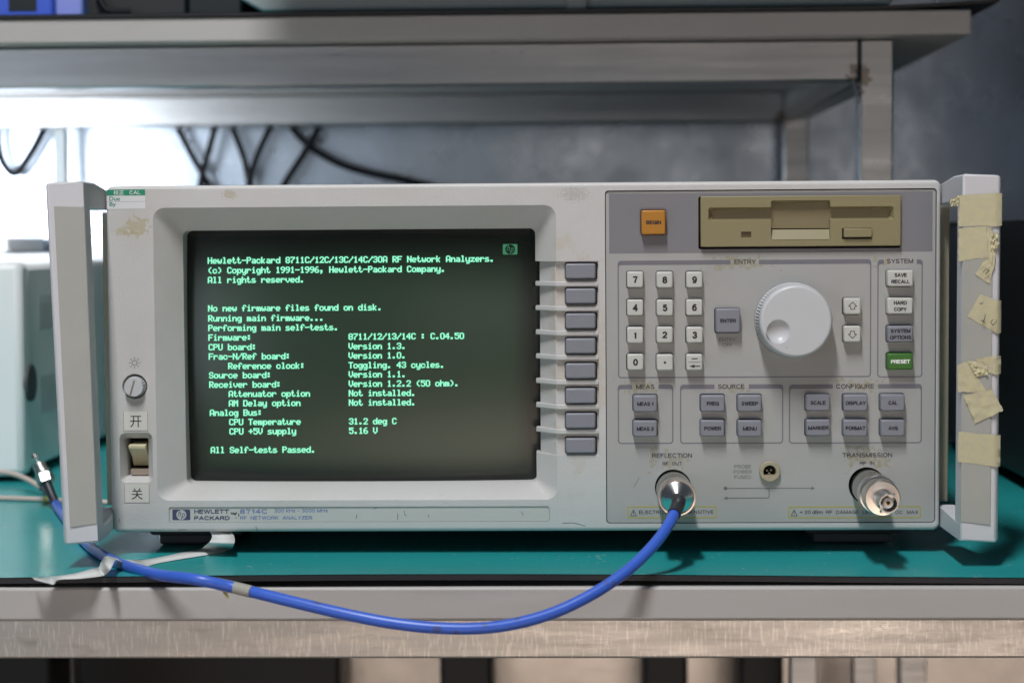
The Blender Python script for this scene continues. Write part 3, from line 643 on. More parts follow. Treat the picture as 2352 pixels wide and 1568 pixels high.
for c in (rp, tp): holes.append(circ(c.x, c.z, 9.3, 36))
holes.append(circ(pp_.x, pp_.z, 4.4, 28))
P = MB(); po = rr(*pi, 1.6)
P.plate(po, holes, PY); P.loft([ring3(po, PY), ring3(po, PY + 2)])
for h in holes: P.loft([ring3(h, PY), ring3(h, PY + 2)])
pan = P.build('control_panel', 'panel', na, 30)
for (px, py, rx, rz) in ((1707, 604, 13, 3.0), (2030, 602, 5, 2.8), (1472, 889, 8.2, 2.8), (1972, 888, 9.5, 3.0), (1502, 1052, 2.2, 6), (1550, 1060, 5, 4.5), (1958, 1058, 2.6, 3.2), (1988, 1052, 8, 5.5), (2028, 1062, 3.5, 3.2), (1690, 893, 8, 1.3)):
    add_stain(M['panel'], sx(px, py), (rx * .78, rz * .8), (0.29, 0.25, 0.13), 0.46, (500,) * 3, 0.2, 0.5, boxy=True)
add_stain(M['panel'], sx(1750, 760), (70, 20), (0.40, 0.36, 0.31), 0.66, (600,) * 3, 0.1, 0.15)
# printed block at the top of the panel, with the same cut-outs
dk = rect(1399, 442, 2142, 580, PY)
MB().plate(rr(*dk, .2, 2), [holes[-5 - 0 if False else len(KEYS) - 1], holes[len(KEYS)]], PY - .05).build('printed_block', 'panel_dark', pan, 0)
cb = pt(1501, 510.5, PY)
MB().plate(rr(cb.x - 7.3, cb.x + 7.3, cb.z - 7.4, cb.z + 7.4, 1.6), [holes[len(KEYS) - 1]], PY - .1).build('key_surround', 'print_grey', pan, 0)
# group frames
YP = PY - .06
def frame(px0, py0, px1, py1, gap0, gap1, title, t0, t1, cap, ty):
    x0, x1, z0, z1 = rect(px0, py0, px1, py1, PY); lw = .62; bar = 2.25; r = 1.7
    ga, gb = pt(gap0, py0, PY).x, pt(gap1, py0, PY).x
    mb = MB()
    o = rr(x0, x1, z0, z1, r, 4); k = 5
    inner = rr(x0 + lw, x1 - lw, z0 + lw, z1 - bar, r * .7, 4)
    mb.loft([ring3(o, YP), ring3(inner, YP)], skip=lambda kk, i: i == 9)     # i==9: top edge, right corner -> left corner
    for a, c in ((o[14 - 4][0], ga), (gb, o[9][0])):
        mb.add([(a, YP, z1 - bar), (c, YP, z1 - bar), (c, YP, z1), (a, YP, z1)], [(0, 1, 2, 3)])
    # close the small corner gaps of the thick bar
    mb.build('group_frame', 'print_grey', pan, 0, fix=False)
    tm = MB(); a, b_ = pt(t0, ty, PY), pt(t1, ty, PY)
    text_into(tm, title, (a.x + b_.x) / 2, a.z, YP, b_.x - a.x, cap * MMPX, 0.004)
    tm.build('group_title', 'print_black', pan, 0, fix=False)
frame(1419, 597, 2001, 867, 1678, 1743, 'ENTRY', 1687, 1736, 10.5, 601.5)
frame(2015, 596, 2119, 866.5, 2030, 2105.5, 'SYSTEM', 2037, 2097.5, 10.5, 600)
frame(1419, 883, 1546.5, 1019, 1452, 1512, 'MEAS', 1461, 1503.5, 10.5, 888)
frame(1562, 882.5, 1799, 1018.5, 1641, 1720, 'SOURCE', 1649, 1710, 10.5, 887.5)
frame(1812, 882, 2117.5, 1018, 1913, 2017.5, 'CONFIGURE', 1920.5, 2008, 10.5, 887)
def label(body, px, py, wpx, cap, m='print_black', off=0.004, y=None):
    y = YP if y is None else y; c = pt(px, py, y)
    return text_into(MB(), body, c.x, c.z, y, wpx * MMPX, cap * MMPX, off).build('printed_label', m, pan, 0, fix=False)
label('ENTRY', 1671, 779.5, 38.5, 8.2, 'print_mid', 0); label('OFF', 1671.5, 792.5, 21.5, 8.2, 'print_mid', 0)
label('REFLECTION', 1543.5, 1045.7, 91.5, 10.3); label('RF  OUT', 1544.2, 1064.2, 45, 8)
label('TRANSMISSION', 1992, 1044.6, 114, 10); label('RF  IN', 1991.5, 1063.2, 33.5, 8)
for k, s in enumerate(('PROBE', 'POWER', 'FUSED')): label(s, 1706, 1071 + 12 * k, (39, 42, 38)[k], 8.2, 'print_mid', 0)
# signal path diagram
mb = MB(); q = lambda px, py: (pt(px, py, PY).x, pt(px, py, PY).z)
a = q(1666, 1121); mb.disc(a[0], a[1], .95, YP, 20)
ribbon2d(mb, [q(1666, 1121), q(1865, 1120.6)], .42, YP)
br = [q(1760, 1121.4), q(1764, 1122.2), q(1766.6, 1126), q(1766.6, 1138), q(1765, 1142), q(1760, 1143), q(1668, 1143.4)]
ribbon2d(mb, br, .42, YP - .01)
for tip, base in ((q(1872, 1120.6), q(1863.5, 1120.6)), (q(1662, 1143.4), q(1670.5, 1143.4))):
    mb.add([(tip[0], YP - .02, tip[1]), (base[0], YP - .02, base[1] + .9), (base[0], YP - .02, base[1] - .9)], [(0, 1, 2)])
mb.build('signal_diagram', 'print_mid', pan, 0, fix=False)
# yellow caution frames
def caution(px0, py0, px1, py1, texts):
    x0, x1, z0, z1 = rect(px0, py0, px1, py1, PY)
    MB().loft([ring3(rr(x0, x1, z0, z1, .9, 3), YP), ring3(rr(x0 + .5, x1 - .5, z0 + .5, z1 - .5, .6, 3), YP)]).build('caution_frame', 'print_yellow', pan, 0, fix=False)
    mb = MB(); tx, tz = q(px0 + 13.5, (py0 + py1) / 2 + 1.5); h = 3.1; wdt = 3.1
    T = [(tx - wdt / 2, tz - h / 2), (tx + wdt / 2, tz - h / 2), (tx, tz + h / 2)]
    for k in range(3): ribbon2d(mb, [T[k], T[(k + 1) % 3]], .26, YP - .01 * k)
    ribbon2d(mb, [(tx, tz - .35), (tx, tz + .75)], .26, YP); mb.disc(tx, tz - .85, .17, YP, 8)
    for s, a, b_ in texts:
        A, Bq = pt(a, (py0 + py1) / 2, PY), pt(b_, (py0 + py1) / 2, PY)
        text_into(mb, s, (A.x + Bq.x) / 2, A.z, YP, Bq.x - A.x, 8.3 * MMPX, 0)
    mb.build('caution_text', 'print_black', pan, 0, fix=False)
caution(1441.5, 1162, 1646, 1189, [('ELECTROSTATIC  SENSITIVE', 1468, 1639)])
caution(1810.5, 1162, 2115, 1189, [('+', 1837, 1843.5), ('20', 1848, 1862), ('dBm', 1865.5, 1890), ('RF', 1897, 1912), ('DAMAGE', 1920, 1973), ('LEVEL', 1981.5, 2018), ('DC', 2057, 2074), ('MAX', 2083, 2109)])

# keys
_kc = {}
def key_mesh(wmm, hmm, mname):
    k = (round(wmm, 2), round(hmm, 2), mname)
    if k in _kc: return _kc[k]
    def rg(i, y, r): return ring3(rr(-wmm / 2 + i, wmm / 2 - i, -hmm / 2 + i, hmm / 2 - i, r, 4), y)
    mb = MB().loft([rg(0, 6.0, 1.0), rg(0, 1.1, 1.0), rg(.12, .55, 1.0), rg(.36, .18, .9), rg(.75, 0.0, .7), rg(1.0, 0.0, .6)], False, True)
    me = bpy.data.meshes.new('key'); me.from_pydata([tuple(Vector(p) * S) for p in mb.v], [], mb.f)
    bm = bmesh.new(); bm.from_mesh(me); bmesh.ops.recalc_face_normals(bm, faces=bm.faces); bm.to_mesh(me); bm.free()
    me.shade_smooth(); me.set_sharp_from_angle(angle=math.radians(50)); me.materials.append(M[mname]); _kc[k] = me; return me
KF = -4.4
for px, py, wp, hp, mk, leg, white in KEYS:
    kf = KF + random.uniform(-.35, .35)
    c = pt(px, py, -3.0) + Vector((random.uniform(-.12, .12), 0, random.uniform(-.12, .12)))
    ob = put('key', key_mesh(wp * MMPX, hp * MMPX, mk), na, (c.x, kf, c.z)); ob.rotation_euler = (random.uniform(-.012, .012), random.uniform(-.008, .008), random.uniform(-.012, .012))
    mb = MB(); y = kf - .07
    if isinstance(leg, list):
        for s, dy, wpx, cap in leg: text_into(mb, s, c.x, c.z - dy * MMPX, y, wpx * MMPX, cap * MMPX, 0.016)
    elif leg == 'm':
        mb.add([(c.x - 1.5, y, c.z + 1.7), (c.x + 1.6, y, c.z + 1.7), (c.x + 1.6, y, c.z + 2.2), (c.x - 1.5, y, c.z + 2.2)], [(0, 1, 2, 3)])
        mb.add([(c.x - 3.2, y, c.z + .1), (c.x + 3.2, y, c.z + .1), (c.x + 3.2, y, c.z + .3), (c.x - 3.2, y, c.z + .3)], [(0, 1, 2, 3)])
        mb.add([(c.x - 2.7, y, c.z - 1.9), (c.x, y, c.z - 2.75), (c.x, y, c.z - 1.05)], [(0, 1, 2)])
        mb.add([(c.x - .1, y, c.z - 2.15), (c.x + 2.8, y, c.z - 2.15), (c.x + 2.8, y, c.z - 1.65), (c.x - .1, y, c.z - 1.65)], [(0, 1, 2, 3)])
    elif leg == '.': mb.disc(c.x, c.z, .62, y, 16)
    elif leg in ('up', 'down'):
        s = 1 if leg == 'up' else -1
        A = [(0, 2.1), (2.1, -.0), (1.05, -.0), (1.05, -1.5), (-1.05, -1.5), (-1.05, -.0), (-2.1, -.0), (0, 2.1), (2.1, 0)]
        A = [(c.x + a, c.z + s * b_) for a, b_ in A]
        for k in range(7): ribbon2d(mb, [A[k], A[k + 1]], .36, y - .004 * k)
    else: text_into(mb, leg, c.x, c.z, y, (5.5 if leg == '1' else 11.5) * MMPX, 16.2 * MMPX, 0.018)
    mb.build('legend', 'print_white' if white else 'print_black', ob, 0, origin=(c.x, kf, c.z), fix=False)
# soft keys
for k in range(8):
    c = pt(1333.5, 622.7 + 57.2 * k, -1.0)
    put('softkey', key_mesh(69 * MMPX, 35 * MMPX, 'key_grey'), na, (c.x, -1.6, c.z))
    h = rr(c.x - 8.1, c.x + 8.6, c.z - 4.5, c.z + 4.5, 1.2, 3)
    MB().plate(h, [], 2.45).build('softkey_gap', 'dirt', na, 0)

# rotary knob
kc = pt(1820, 734.5, PY); R0 = 19.2; KH = 16.5; kx, kz = kc.x, kc.z
K = MB(); NT = 150
K.lathe([(R0, PY), (R0, -1), (R0 - .1, -2.0), (R0 - .45, -12.5), (R0 - .8, -13.6), (R0 - 1.1, -15.0), (R0 - 1.5, -15.9), (R0 - 2.1, -16.4), (R0 - 2.6, -KH), (R0 - 3.1, -KH)], kx, kz, NT, teeth=(2, 3, .8))
dm = pt(1788, 761, -KH); DR = 6.0
K.plate(circ(kx, kz, R0 - 3.1, NT), [circ(dm.x, dm.z, DR + .4, 40)], -KH)
K.lathe([(DR + .4, -KH), (DR, -KH), (DR - .25, -KH + .15), (DR - .8, -KH + 1.1), (DR - 2, -KH + 2.0), (DR - 3.6, -KH + 2.7), (.01, -KH + 3.1)], dm.x, dm.z, 40)
kn = K.build('knob', 'knob', na, 40)
MB().disc(kx, kz, R0 + .12, PY - .1, 64).build('knob_gap', 'dirt', kn, 0)
MB().disc(pt(1806, 798, -KH).x, pt(1806, 798, -KH).z, .22, -KH - .03, 8).build('speck', 'ink', kn, 0)

# disk drive
f = rect(1609.5, 449.6, 2069.4, 566, -2.0); FY = -2.2
slot = rect(1627, 475, 2053, 507, FY); cen = rect(1771, 460, 1907, 551, FY)
led = rect(1702, 532, 1725.5, 545, FY); ej = rect(1934, 524, 2003, 549, FY)
fo = rr(*f, .5, 2)
plus = [(slot[0] + .8, slot[2]), (cen[0], slot[2]), (cen[0] + .0, cen[2] + .6), (cen[0] + .6, cen[2]), (cen[1] - .6, cen[2]), (cen[1], cen[2] + .6), (cen[1], slot[2]), (slot[1] - .8, slot[2]), (slot[1], slot[2] + .8),
        (slot[1], slot[3] - .8), (slot[1] - .8, slot[3]), (cen[1], slot[3]), (cen[1], cen[3] - .6), (cen[1] - .6, cen[3]), (cen[0] + .6, cen[3]), (cen[0], cen[3] - .6), (cen[0], slot[3]), (slot[0] + .8, slot[3]), (slot[0], slot[3] - .8), (slot[0], slot[2] + .8)]
lo = [(led[0], led[2]), (led[1], led[2]), (led[1], led[3]), (led[0], led[3])]; eo = [(ej[0], ej[2]), (ej[1], ej[2]), (ej[1], ej[3]), (ej[0], ej[3])]
D = MB(); fi = rr(f[0] + .4, f[1] - .4, f[2] + .4, f[3] - .4, .5, 2)
D.plate(fi, [plus, lo, eo], FY); D.loft([ring3(fi, FY), ring3(fo, FY + .4), ring3(fo, 5)])
cxm = (slot[0] + slot[1]) / 2; czm = (slot[2] + slot[3]) / 2
pin = [(x + (1.6 if x < cen[0] - 1 else -1.6 if x > cen[1] + 1 else 0), z + (1.2 if z < czm else -1.2)) if not (cen[0] - .1 <= x <= cen[1] + .1 and (z < slot[2] - .2 or z > slot[3] + .2)) else (x, z + (-1.4 if z > czm else 0)) for x, z in plus]
D.loft([ring3(plus, FY), ring3(pin, FY + 3.2), ring3(pin, FY + 5.5)])
for l in (lo, eo): D.loft([ring3(l, FY), ring3(l, FY + 2.5)])
dd = D.build('disk_drive', 'drive', na, 30)
zflap = pt(1840, 527, FY + 2).z
MB().box(slot[0], slot[1], FY + 4.0, FY + 4.8, zflap + .6, cen[3] - .2).build('flap', 'drive_inner', dd, 0)
MB().box(cen[0], cen[1], FY + 4.6, FY + 5.2, zflap - 1.6, zflap + .55).build('slot_gap', 'black', dd, 0)
MB().add([(cen[0], FY + 3.8, zflap), (cen[1], FY + 3.8, zflap), (cen[1] - .3, FY + .15, cen[2] + .2), (cen[0] + .3, FY + .15, cen[2] + .2)], [(0, 1, 2, 3)]).build('finger_ramp', 'drive', dd, 0)
MB().box(led[0], led[1], FY + .8, FY + 1.5, led[2], led[3]).build('indicator', 'drive_smoke', dd, 0)
MB().box(ej[0] - .5, ej[1] + .5, FY + 2.3, FY + 2.9, ej[2] - .5, ej[3] + .5).build('eject_gap', 'black', dd, 0)
MB().box(ej[0] + .75, ej[1] - .2, FY - 1.6, FY + 2.2, ej[2] + .85, ej[3] - .2).build('eject_button', 'drive', dd, 30, bevel=.4)

# probe power socket
mb = MB(); mb.lathe([(5.3, PY), (5.3, -1.6), (4.9, -2.0), (3.4, -2.0), (3.2, -1.6), (3.2, 5)], pp_.x, pp_.z, 40)
ps = mb.build('probe_socket', 'socket', na, 40)
MB().prism_z([(pp_.x - 2.9, -1.2), (pp_.x + 2.9, -1.2), (pp_.x + 2.9, 4), (pp_.x - 2.9, 4)], pp_.z - 3.0, pp_.z - 1.7).build('socket_key', 'socket', ps, 0)
MB().disc(pp_.x, pp_.z, 3.3, 4.2).build('socket_floor', 'black', ps, 0)
for dx, dz in ((-1.3, .4), (.9, .6), (-.1, -1.0)):
    MB().lathe([(.01, 0), (.45, 0.0), (.45, 4)], pp_.x + dx, pp_.z + dz, 10).build('contact', 'socket', ps, 40)
# RF port rims
for c in (rp, tp):
    MB().lathe([(9.25, PY + .05), (9.25, 5), (.01, 5)], c.x, c.z, 40).build('port_recess', 'black', na, 40)

# brightness knob, its symbol, power switch
mb = MB(); NT = 56
NT = 48
mb.lathe([(5.4, 4), (5.4, 1.5), (5.35, 1.2), (5.1, -3.6), (4.7, -4.1), (.01, -4.1)], bk.x + .2, bk.z - .1, NT, teeth=(2, 3, .4))
bn = mb.build('brightness_knob', 'knob', na, 35)
MB().disc(bk.x, bk.z, BKR + .1, 4.4).build('recess_floor', 'bezel', bn, 0)
sl = pt(302, 871, -3.1), pt(293, 903, -3.1)
c0 = (bk.x + .2, bk.z - .2); dv = Vector((.28, .96))
ribbon2d(MB(), [(c0[0] - dv.x * 4.2 - .5, c0[1] - dv.y * 4.2), (c0[0] + dv.x * 3.6 - .5, c0[1] + dv.y * 3.6)], .95, -4.16).build('slot', mat('slot_brown', (.25, .19, .17), .6), bn, 0, fix=False)
mb = MB(); bx, bz = sx(309, 833)
mb.loft([ring3(circ(bx, bz, 1.45, 28), -.06), ring3(circ(bx, bz, 1.1, 28), -.06)])
for k in range(8):
    a = k * math.pi / 4; ribbon2d(mb, [(bx + 1.95 * math.cos(a), bz + 1.95 * math.sin(a)), (bx + 2.95 * math.cos(a), bz + 2.95 * math.sin(a))], .36, -.06)
mb.build('sun_symbol', 'print_mid', na, 0, fix=False)
zs = lambda py: pt(317, py, 4).z
xa, xb = swi[0] + 1.6, swi[1] - .2
MB().box(swi[0] - 1, swi[1] + 1, 15.5, 17, swi[2] - 1, swi[3] + 1).build('switch_well', 'black', na, 0)
MB().prism_x([(15, zs(1018)), (2.0, zs(1019)), (.6, zs(1021)), (.8, zs(1029)), (2.2, zs(1034)), (5, zs(1041)), (8.5, zs(1052)), (10.5, zs(1066)), (12, zs(1073)), (15, zs(1073))], xa + .6, xb - .3).build('power_switch', 'cream', na, 30, bevel=.4)
MB().box(xa + .2, xb, 6.5, 15, zs(1092), zs(1078)).build('switch_ledge', mat('switch_ledge', (.34, .27, .22), .5), na, 30, bevel=.3)

# stickers
def sticker(px0, py0, px1, py1, name, m, y=-.12):
    r4 = rect(px0, py0, px1, py1, y)
    return MB().box(r4[0], r4[1], y, -.01, r4[2], r4[3]).build(name, m, na, 0), r4
st, r4 = sticker(245, 435.5, 333.5, 480, 'calibration_sticker', 'sticker_white')
z3 = r4[3] - (r4[3] - r4[2]) * .31; zm = r4[3] - (r4[3] - r4[2]) * .62
MB().add([(r4[0], -.15, z3), (r4[1], -.15, z3), (r4[1], -.15, r4[3]), (r4[0], -.15, r4[3])], [(0, 1, 2, 3)]).build('green_band', 'print_green', st, 0, fix=False)
mb = MB(); text_into(mb, '校正', r4[0] + 6.3, (z3 + r4[3]) / 2, -.18, 5.4, 2.4, .004); text_into(mb, 'CAL', r4[0] + 14.6, (z3 + r4[3]) / 2, -.18, 5.6, 1.9, .004)
mb.build('band_text', 'print_white', st, 0, fix=False)
mb = MB(); text_into(mb, 'Due', r4[0] + 4.1, zm + 1.5, -.16, 5.4, 2.2, .02); text_into(mb, 'By', r4[0] + 3.1, zm - 1.6, -.16, 3.4, 2.7, .02)
mb.build('sticker_text', 'print_green', st, 0, fix=False)
MB().add([(r4[0], -.15, zm - .06), (r4[1], -.15, zm - .06), (r4[1], -.15, zm + .06), (r4[0], -.15, zm + .06)], [(0, 1, 2, 3)]).build('rule', 'print_grey', st, 0, fix=False)
for body, a in (('开', (283, 945, 340, 989.5)), ('关', (285.5, 1111.5, 343.5, 1154.5))):
    st, r4 = sticker(*a, 'paper_sticker', 'sticker')
    mb = MB(); text_into(mb, body, (r4[0] + r4[1]) / 2 + .1, (r4[2] + r4[3]) / 2 - .1, -.16, 5.9, 5.9, 0.002)
    e = .15
    n = 22
    for k in range(n):
        xa_ = r4[0] + (r4[1] - r4[0]) * k / n; wdt = (r4[1] - r4[0]) / n * .6
        ribbon2d(mb, [(xa_, r4[2] + e), (xa_ + wdt, r4[2] + e)], .3, -.15)
    n = 15
    for k in range(n):
        za = r4[2] + (r4[3] - r4[2]) * k / n; wdt = (r4[3] - r4[2]) / n * .6
        for xx in (r4[0] + e, r4[1] - e): ribbon2d(mb, [(xx, za), (xx, za + wdt)], .26, -.15)
    mb.build('sticker_ink', 'ink', st, 0, fix=False)
# name plate
ip = (npl[0] + .15, npl[1] - .15, npl[2] + .15, npl[3] - .15)
nm = MB().plate(rr(*ip, 1.1), [], .55).build('name_plate', mat('name_plate', (.50, .50, .47), .4), na, 0)
lg = rect(396, 1169.3, 437, 1193.7, .5)
mb = MB(); logo(mb, mb, *lg, .5); mb.build('plate_logo', 'print_navy', nm, 0, fix=False)
def plab(body, px0, px1, py, cap, m, off):
    a, b_ = pt(px0, py, .5), pt(px1, py, .5)
    text_into(MB(), body, (a.x + b_.x) / 2, (a.z + b_.z) / 2, .49, b_.x - a.x, cap * MMPX, off).build('plate_text', m, nm, 0, fix=False)
plab('HEWLETT', 446, 526, 1174, 9.8, 'print_navy', .018); plab('PACKARD', 446, 527.5, 1189, 9.8, 'print_navy', .018)
plab('8714C', 551, 614.5, 1173.8, 10.6, 'print_blue', .012); plab('300 kHz - 3000 MHz', 629.5, 753, 1171.8, 8.6, 'print_blue', .004)
plab('RF  NETWORK  ANALYZER', 551.5, 717, 1188.6, 8.6, 'print_blue', .004)
# ink scuffs and hair-like scratches on bezel and plate
def scuff(path, wd, y, parent=na, m='ink'):
    ribbon2d(MB(), [(pt(*p, y).x, pt(*p, y).z) for p in path], wd, y).build('scuff', m, parent, 0, fix=False)
for p in ([(530, 1176), (533, 1180), (536, 1177), (539, 1181), (544, 1176)], [(548, 1179), (548.5, 1185)], [(541, 1188), (543, 1189)]): scuff(p, .5, .44, nm)
for p, y in (([(913, 1178), (913.5, 1193)], .44), ([(928, 1172), (929, 1180), (933, 1184)], .44), ([(983, 1181), (986, 1188)], .44), ([(820, 1181), (818, 1190)], .44), ([(1198, 1174), (1201, 1183)], .44), ([(866, 1164), (858, 1169)], .44)):
    scuff(p, .22, y, nm)
for p in ([(587, 1208), (591, 1216), (592, 1222)], [(275, 1190), (273, 1198)], [(1292, 1201), (1315, 1200), (1330, 1203), (1345, 1208)], [(408, 1216), (430, 1216)]): scuff(p, .22, -.06)
scuff([(1455, 1118), (1462, 1108), (1468, 1096)], .15, YP, pan)

# handles
def handle(s, top_out, top_in, bot_out, bot_in):
    """s=-1 left, +1 right; x at the top and bottom of the grip (outer, inner)"""
    FYH, BYH = -46.0, -33.0
    mb = MB()
    def gx(z, o, i): t = (z - 12) / 178; return o[1] + (o[0] - o[1]) * t, i[1] + (i[0] - i[1]) * t
    O, I = (top_out, bot_out), (top_in, bot_in)
    def sec(z, y, cut):      # outer chamfered section line
        xo_, xi_ = gx(z, O, I); return [(xo_, y + cut, z), (xo_ - s * cut, y, z), (xi_, y, z)]
    zt_, zb_ = 191.8, 11.6
    # grip bar
    pts = []
    for z, sh_ in ((zt_, 0), (zb_, 0)):
        xo_, xi_ = gx(z, O, I)
        pts += [(xo_ - s * 1.2, FYH + .4, z - (1 if z > 100 else -1)), (xo_, FYH + 2.5, z - (1.5 if z > 100 else -1.5)), (xo_, BYH, z - (3 if z > 100 else -3)), (xi_, FYH, z - (.2 if z > 100 else -2.2)), (xi_, BYH, z - (1 if z > 100 else -3))]
    mb.hull(pts)
    for z_f0, z_f1, z_b0, z_b1, z in ((179.5, zt_, 177.8, 187.5, 186), (zb_ + 2, 22, 13.4, 23.6, 18)):
        xo_, xi_ = gx(z, O, I); bi = s * 213.2; bo_ = s * 222.0
        mb.hull([(xo_ - s * 1.5, FYH + 4, z_f0), (xo_ - s * 1.5, FYH + 4, z_f1 - .8), (xi_, FYH + .2, z_f0), (xi_, FYH + .2, z_f1 - .4),
                 (xo_ - s * .5, -20, z_f0), (xo_ - s * 2.5, -20, z_f1 - 1.2), (xi_ + s * .2, -22, z_f0 + (.4 if z > 100 else 0)), (xi_, -22, z_f1 - .6),
                 (bo_, 12, z_b0), (bo_, 12, z_b1), (bi, 12, z_b0), (bi, 12, z_b1)])
    h = mb.build('handle', 'handle', na, 20, bevel=1.0)
    xo_t, xi_t = gx(179.5, O, I); xo_b, xi_b = gx(21.8, O, I)
    e = 4.2
    a = [(xo_t - s * e, FYH - .35, 179.3), (xi_t + s * .15, FYH - .35, 178.9), (xi_b + s * .15, FYH - .35, 23.2), (xo_b - s * e, FYH - .35, 21.6)]
    MB().hull(a + [(p[0], FYH + .5, p[2]) for p in a]).build('grip_inlay', 'inlay', h, 20, bevel=.15)
    return h
hl = handle(-1, -231.6, -212.6, -226.0, -208.4)
hr = handle(1, 232.8, 214.2, 232.4, 213.8)

# masking tape on the right handle
def quad_patch(corners, y0, nx_=14, nz_=12, amp=.3, wrap=False):
    c = [pt(px, py, y0) for px, py in corners]; vs = []; fs = []
    ph = [random.uniform(0, 6) for _ in range(4)]
    je = [random.gauss(0, .12) for _ in range(80)]
    cols = nx_ + 1 + (3 if wrap else 0)
    for j in range(nz_ + 1):
        for i in range(cols):
            u, v = min(i, nx_) / nx_, j / nz_
            p = c[0] * (1 - u) * (1 - v) + c[1] * u * (1 - v) + c[2] * u * v + c[3] * (1 - u) * v
            wv = amp * (.5 * math.sin(9 * u + 5 * v + ph[0]) * math.sin(7 * v - 3 * u + ph[1]) + .5 * max(0, math.sin(14 * v + 4 * u + ph[2])) ** 4)
            if j == 0: p = p + Vector((0, 0, je[i]))
            if j == nz_: p = p + Vector((0, 0, je[i + 20]))
            if i == 0: p = p + Vector((je[j + 40], 0, 0))
            if i == nx_ and not wrap: p = p + Vector((je[j + 60], 0, 0))
            p = p + Vector((0, -abs(wv), 0))
            if i > nx_: p = Vector((233.15, (-45.0, -41.5, -34.5)[i - nx_ - 1], p.z))
            vs.append(p)
    n = cols
    for j in range(nz_):
        for i in range(cols - 1): fs.append((j * n + i, j * n + i + 1, (j + 1) * n + i + 1, (j + 1) * n + i))
    return vs, fs
def crop1(x, y, ox, oy, sc): return ((ox + x * sc) / 1.7415, (oy + y * sc) / 1.7415)
c1 = lambda *a: [crop1(x, y, 3650, 650, .3825) for x, y in a]
c2 = lambda *a: [crop1(x, y, 3650, 1250, .3188) for x, y in a]
c3 = lambda *a: [crop1(x, y, 3650, 1700, .3506) for x, y in a]
T = [(c1((482, 345), (880, 322), (884, 662), (482, 670)), -46.45, .12, True), (c1((482, 690), (785, 665), (790, 990), (480, 1032)), -46.45, .12, False), (c1((770, 655), (860, 740), (862, 1100), (785, 1000)), -46.7, 1.0, False),
     (c1((775, 990), (862, 1060), (800, 1268), (652, 1165)), -46.55, .5, False), (c1((820, 760), (890, 730), (902, 890), (815, 915)), -47.0, 1.6, False),
     (c1((705, 1378), (884, 1440), (882, 1785), (575, 1610)), -46.45, .25, True), (c2((790, 580), (1045, 540), (1045, 775), (900, 740)), -46.45, .5, True), (c2((565, 660), (700, 605), (938, 1002), (570, 990)), -46.6, .5, False), (c2((690, 603), (942, 625), (940, 780), (790, 800)), -46.9, 1.3, False),
     (c2((635, 1040), (990, 958), (1142, 1222), (790, 1388)), -46.75, .6, False), (c3((525, 72), (948, 113), (948, 475), (515, 415)), -46.45, .15, True), (c1((380, 395), (480, 345), (482, 450), (400, 462)), -46.9, 1.5, False)]
for k, (cs, y, amp, wr) in enumerate(T):
    o = MB().add(*quad_patch(cs, y, amp=amp, wrap=wr)).build('tape_piece', 'tape', hr, 60, fix=False)
# tape wraps round the outer side of the grip
for cs in ((448, 519), (1006, 1066), (1222 - 140, 1082 + 60))[:0]: pass
def scribble(pts, parent):
    ribbon2d(MB(), [(pt(*p, -48.1).x, pt(*p, -48.1).z) for p in pts], .3, -48.1).build('ink_mark', 'ink', parent, 0, fix=False)
scribble(c2((915, 20), (900, 100), (875, 150)), hr); scribble(c2((855, 115), (885, 95), (910, 135)), hr); scribble(c2((1010, 85), (980, 120), (1010, 160), (1050, 120), (1055, 90)), hr)
scribble(c1((735, 1150), (770, 1110), (800, 1130), (760, 1170)), hr); scribble(c1((700, 1470), (720, 1480), (740, 1460)), hr)

# =================================================================== THINGS ON AND AROUND
# adapter on the transmission port
def axis_at(c, y): return pt(c[0], c[1], y)
ad = thing('coaxial_adapter', (tp.x, -20, tp.z), 'nickel coaxial adapter screwed onto the TRANSMISSION port, open end forward', 'adapter')
tx_, tz_ = tp.x + .4, tp.z - .3
mb = MB(); NT = 96
prof = [(8.2, 4), (8.4, 0)]
for k in range(14): prof += [(8.75, -1.0 - k * 1.9), (8.45, -1.9 - k * 1.9)]
mb.lathe(prof + [(8.8, -28)], tx_, tz_, NT, teeth=(2, 29, .4)); mb.build('coupling_nut', 'nickel', ad, 30)
MB().lathe([(8.6, -28), (9.6, -28.4), (9.7, -30), (9.7, -33), (9.2, -34), (8.2, -34.2), (8.2, -37)], tx_, tz_, 64).build('collar', 'nickel', ad, 35)
MB().lathe([(8.2, -37), (8.9, -37.2), (8.9, -46), (8.6, -47.2), (8.2, -47.8), (4.9, -48)], tx_, tz_, 96, teeth=(1, 2, .25)).build('flange', 'nickel_warm', ad, 35)
MB().lathe([(4.9, -48), (4.75, -50), (4.75, -65.5), (4.5, -66), (4.05, -66), (3.95, -65.5), (3.95, -52), (.01, -52)], tx_, tz_, 48).build('bayonet_barrel', 'nickel', ad, 35)
MB().lathe([(2.5, -52), (2.5, -63.5), (2.35, -63.8), (1.1, -63.8)], tx_, tz_, 32).build('insulator', 'ptfe', ad, 40)
MB().lathe([(1.05, -60), (1.05, -63.9), (.65, -64), (.6, -58)], tx_, tz_, 20).build('centre_contact', 'gold', ad, 40)
MB().disc(tx_, tz_, .62, -60).build('contact_bore', 'black', ad, 0)
for a in (math.radians(52), math.radians(232)):
    c = Vector((tx_ + 4.6 * math.cos(a), -63.2, tz_ + 4.6 * math.sin(a))); dv = Vector((math.cos(a), 0, math.sin(a)))
    MB().tube([c, c + dv * 1.2], .75, 12).build('bayonet_pin', 'nickel', ad, 40)

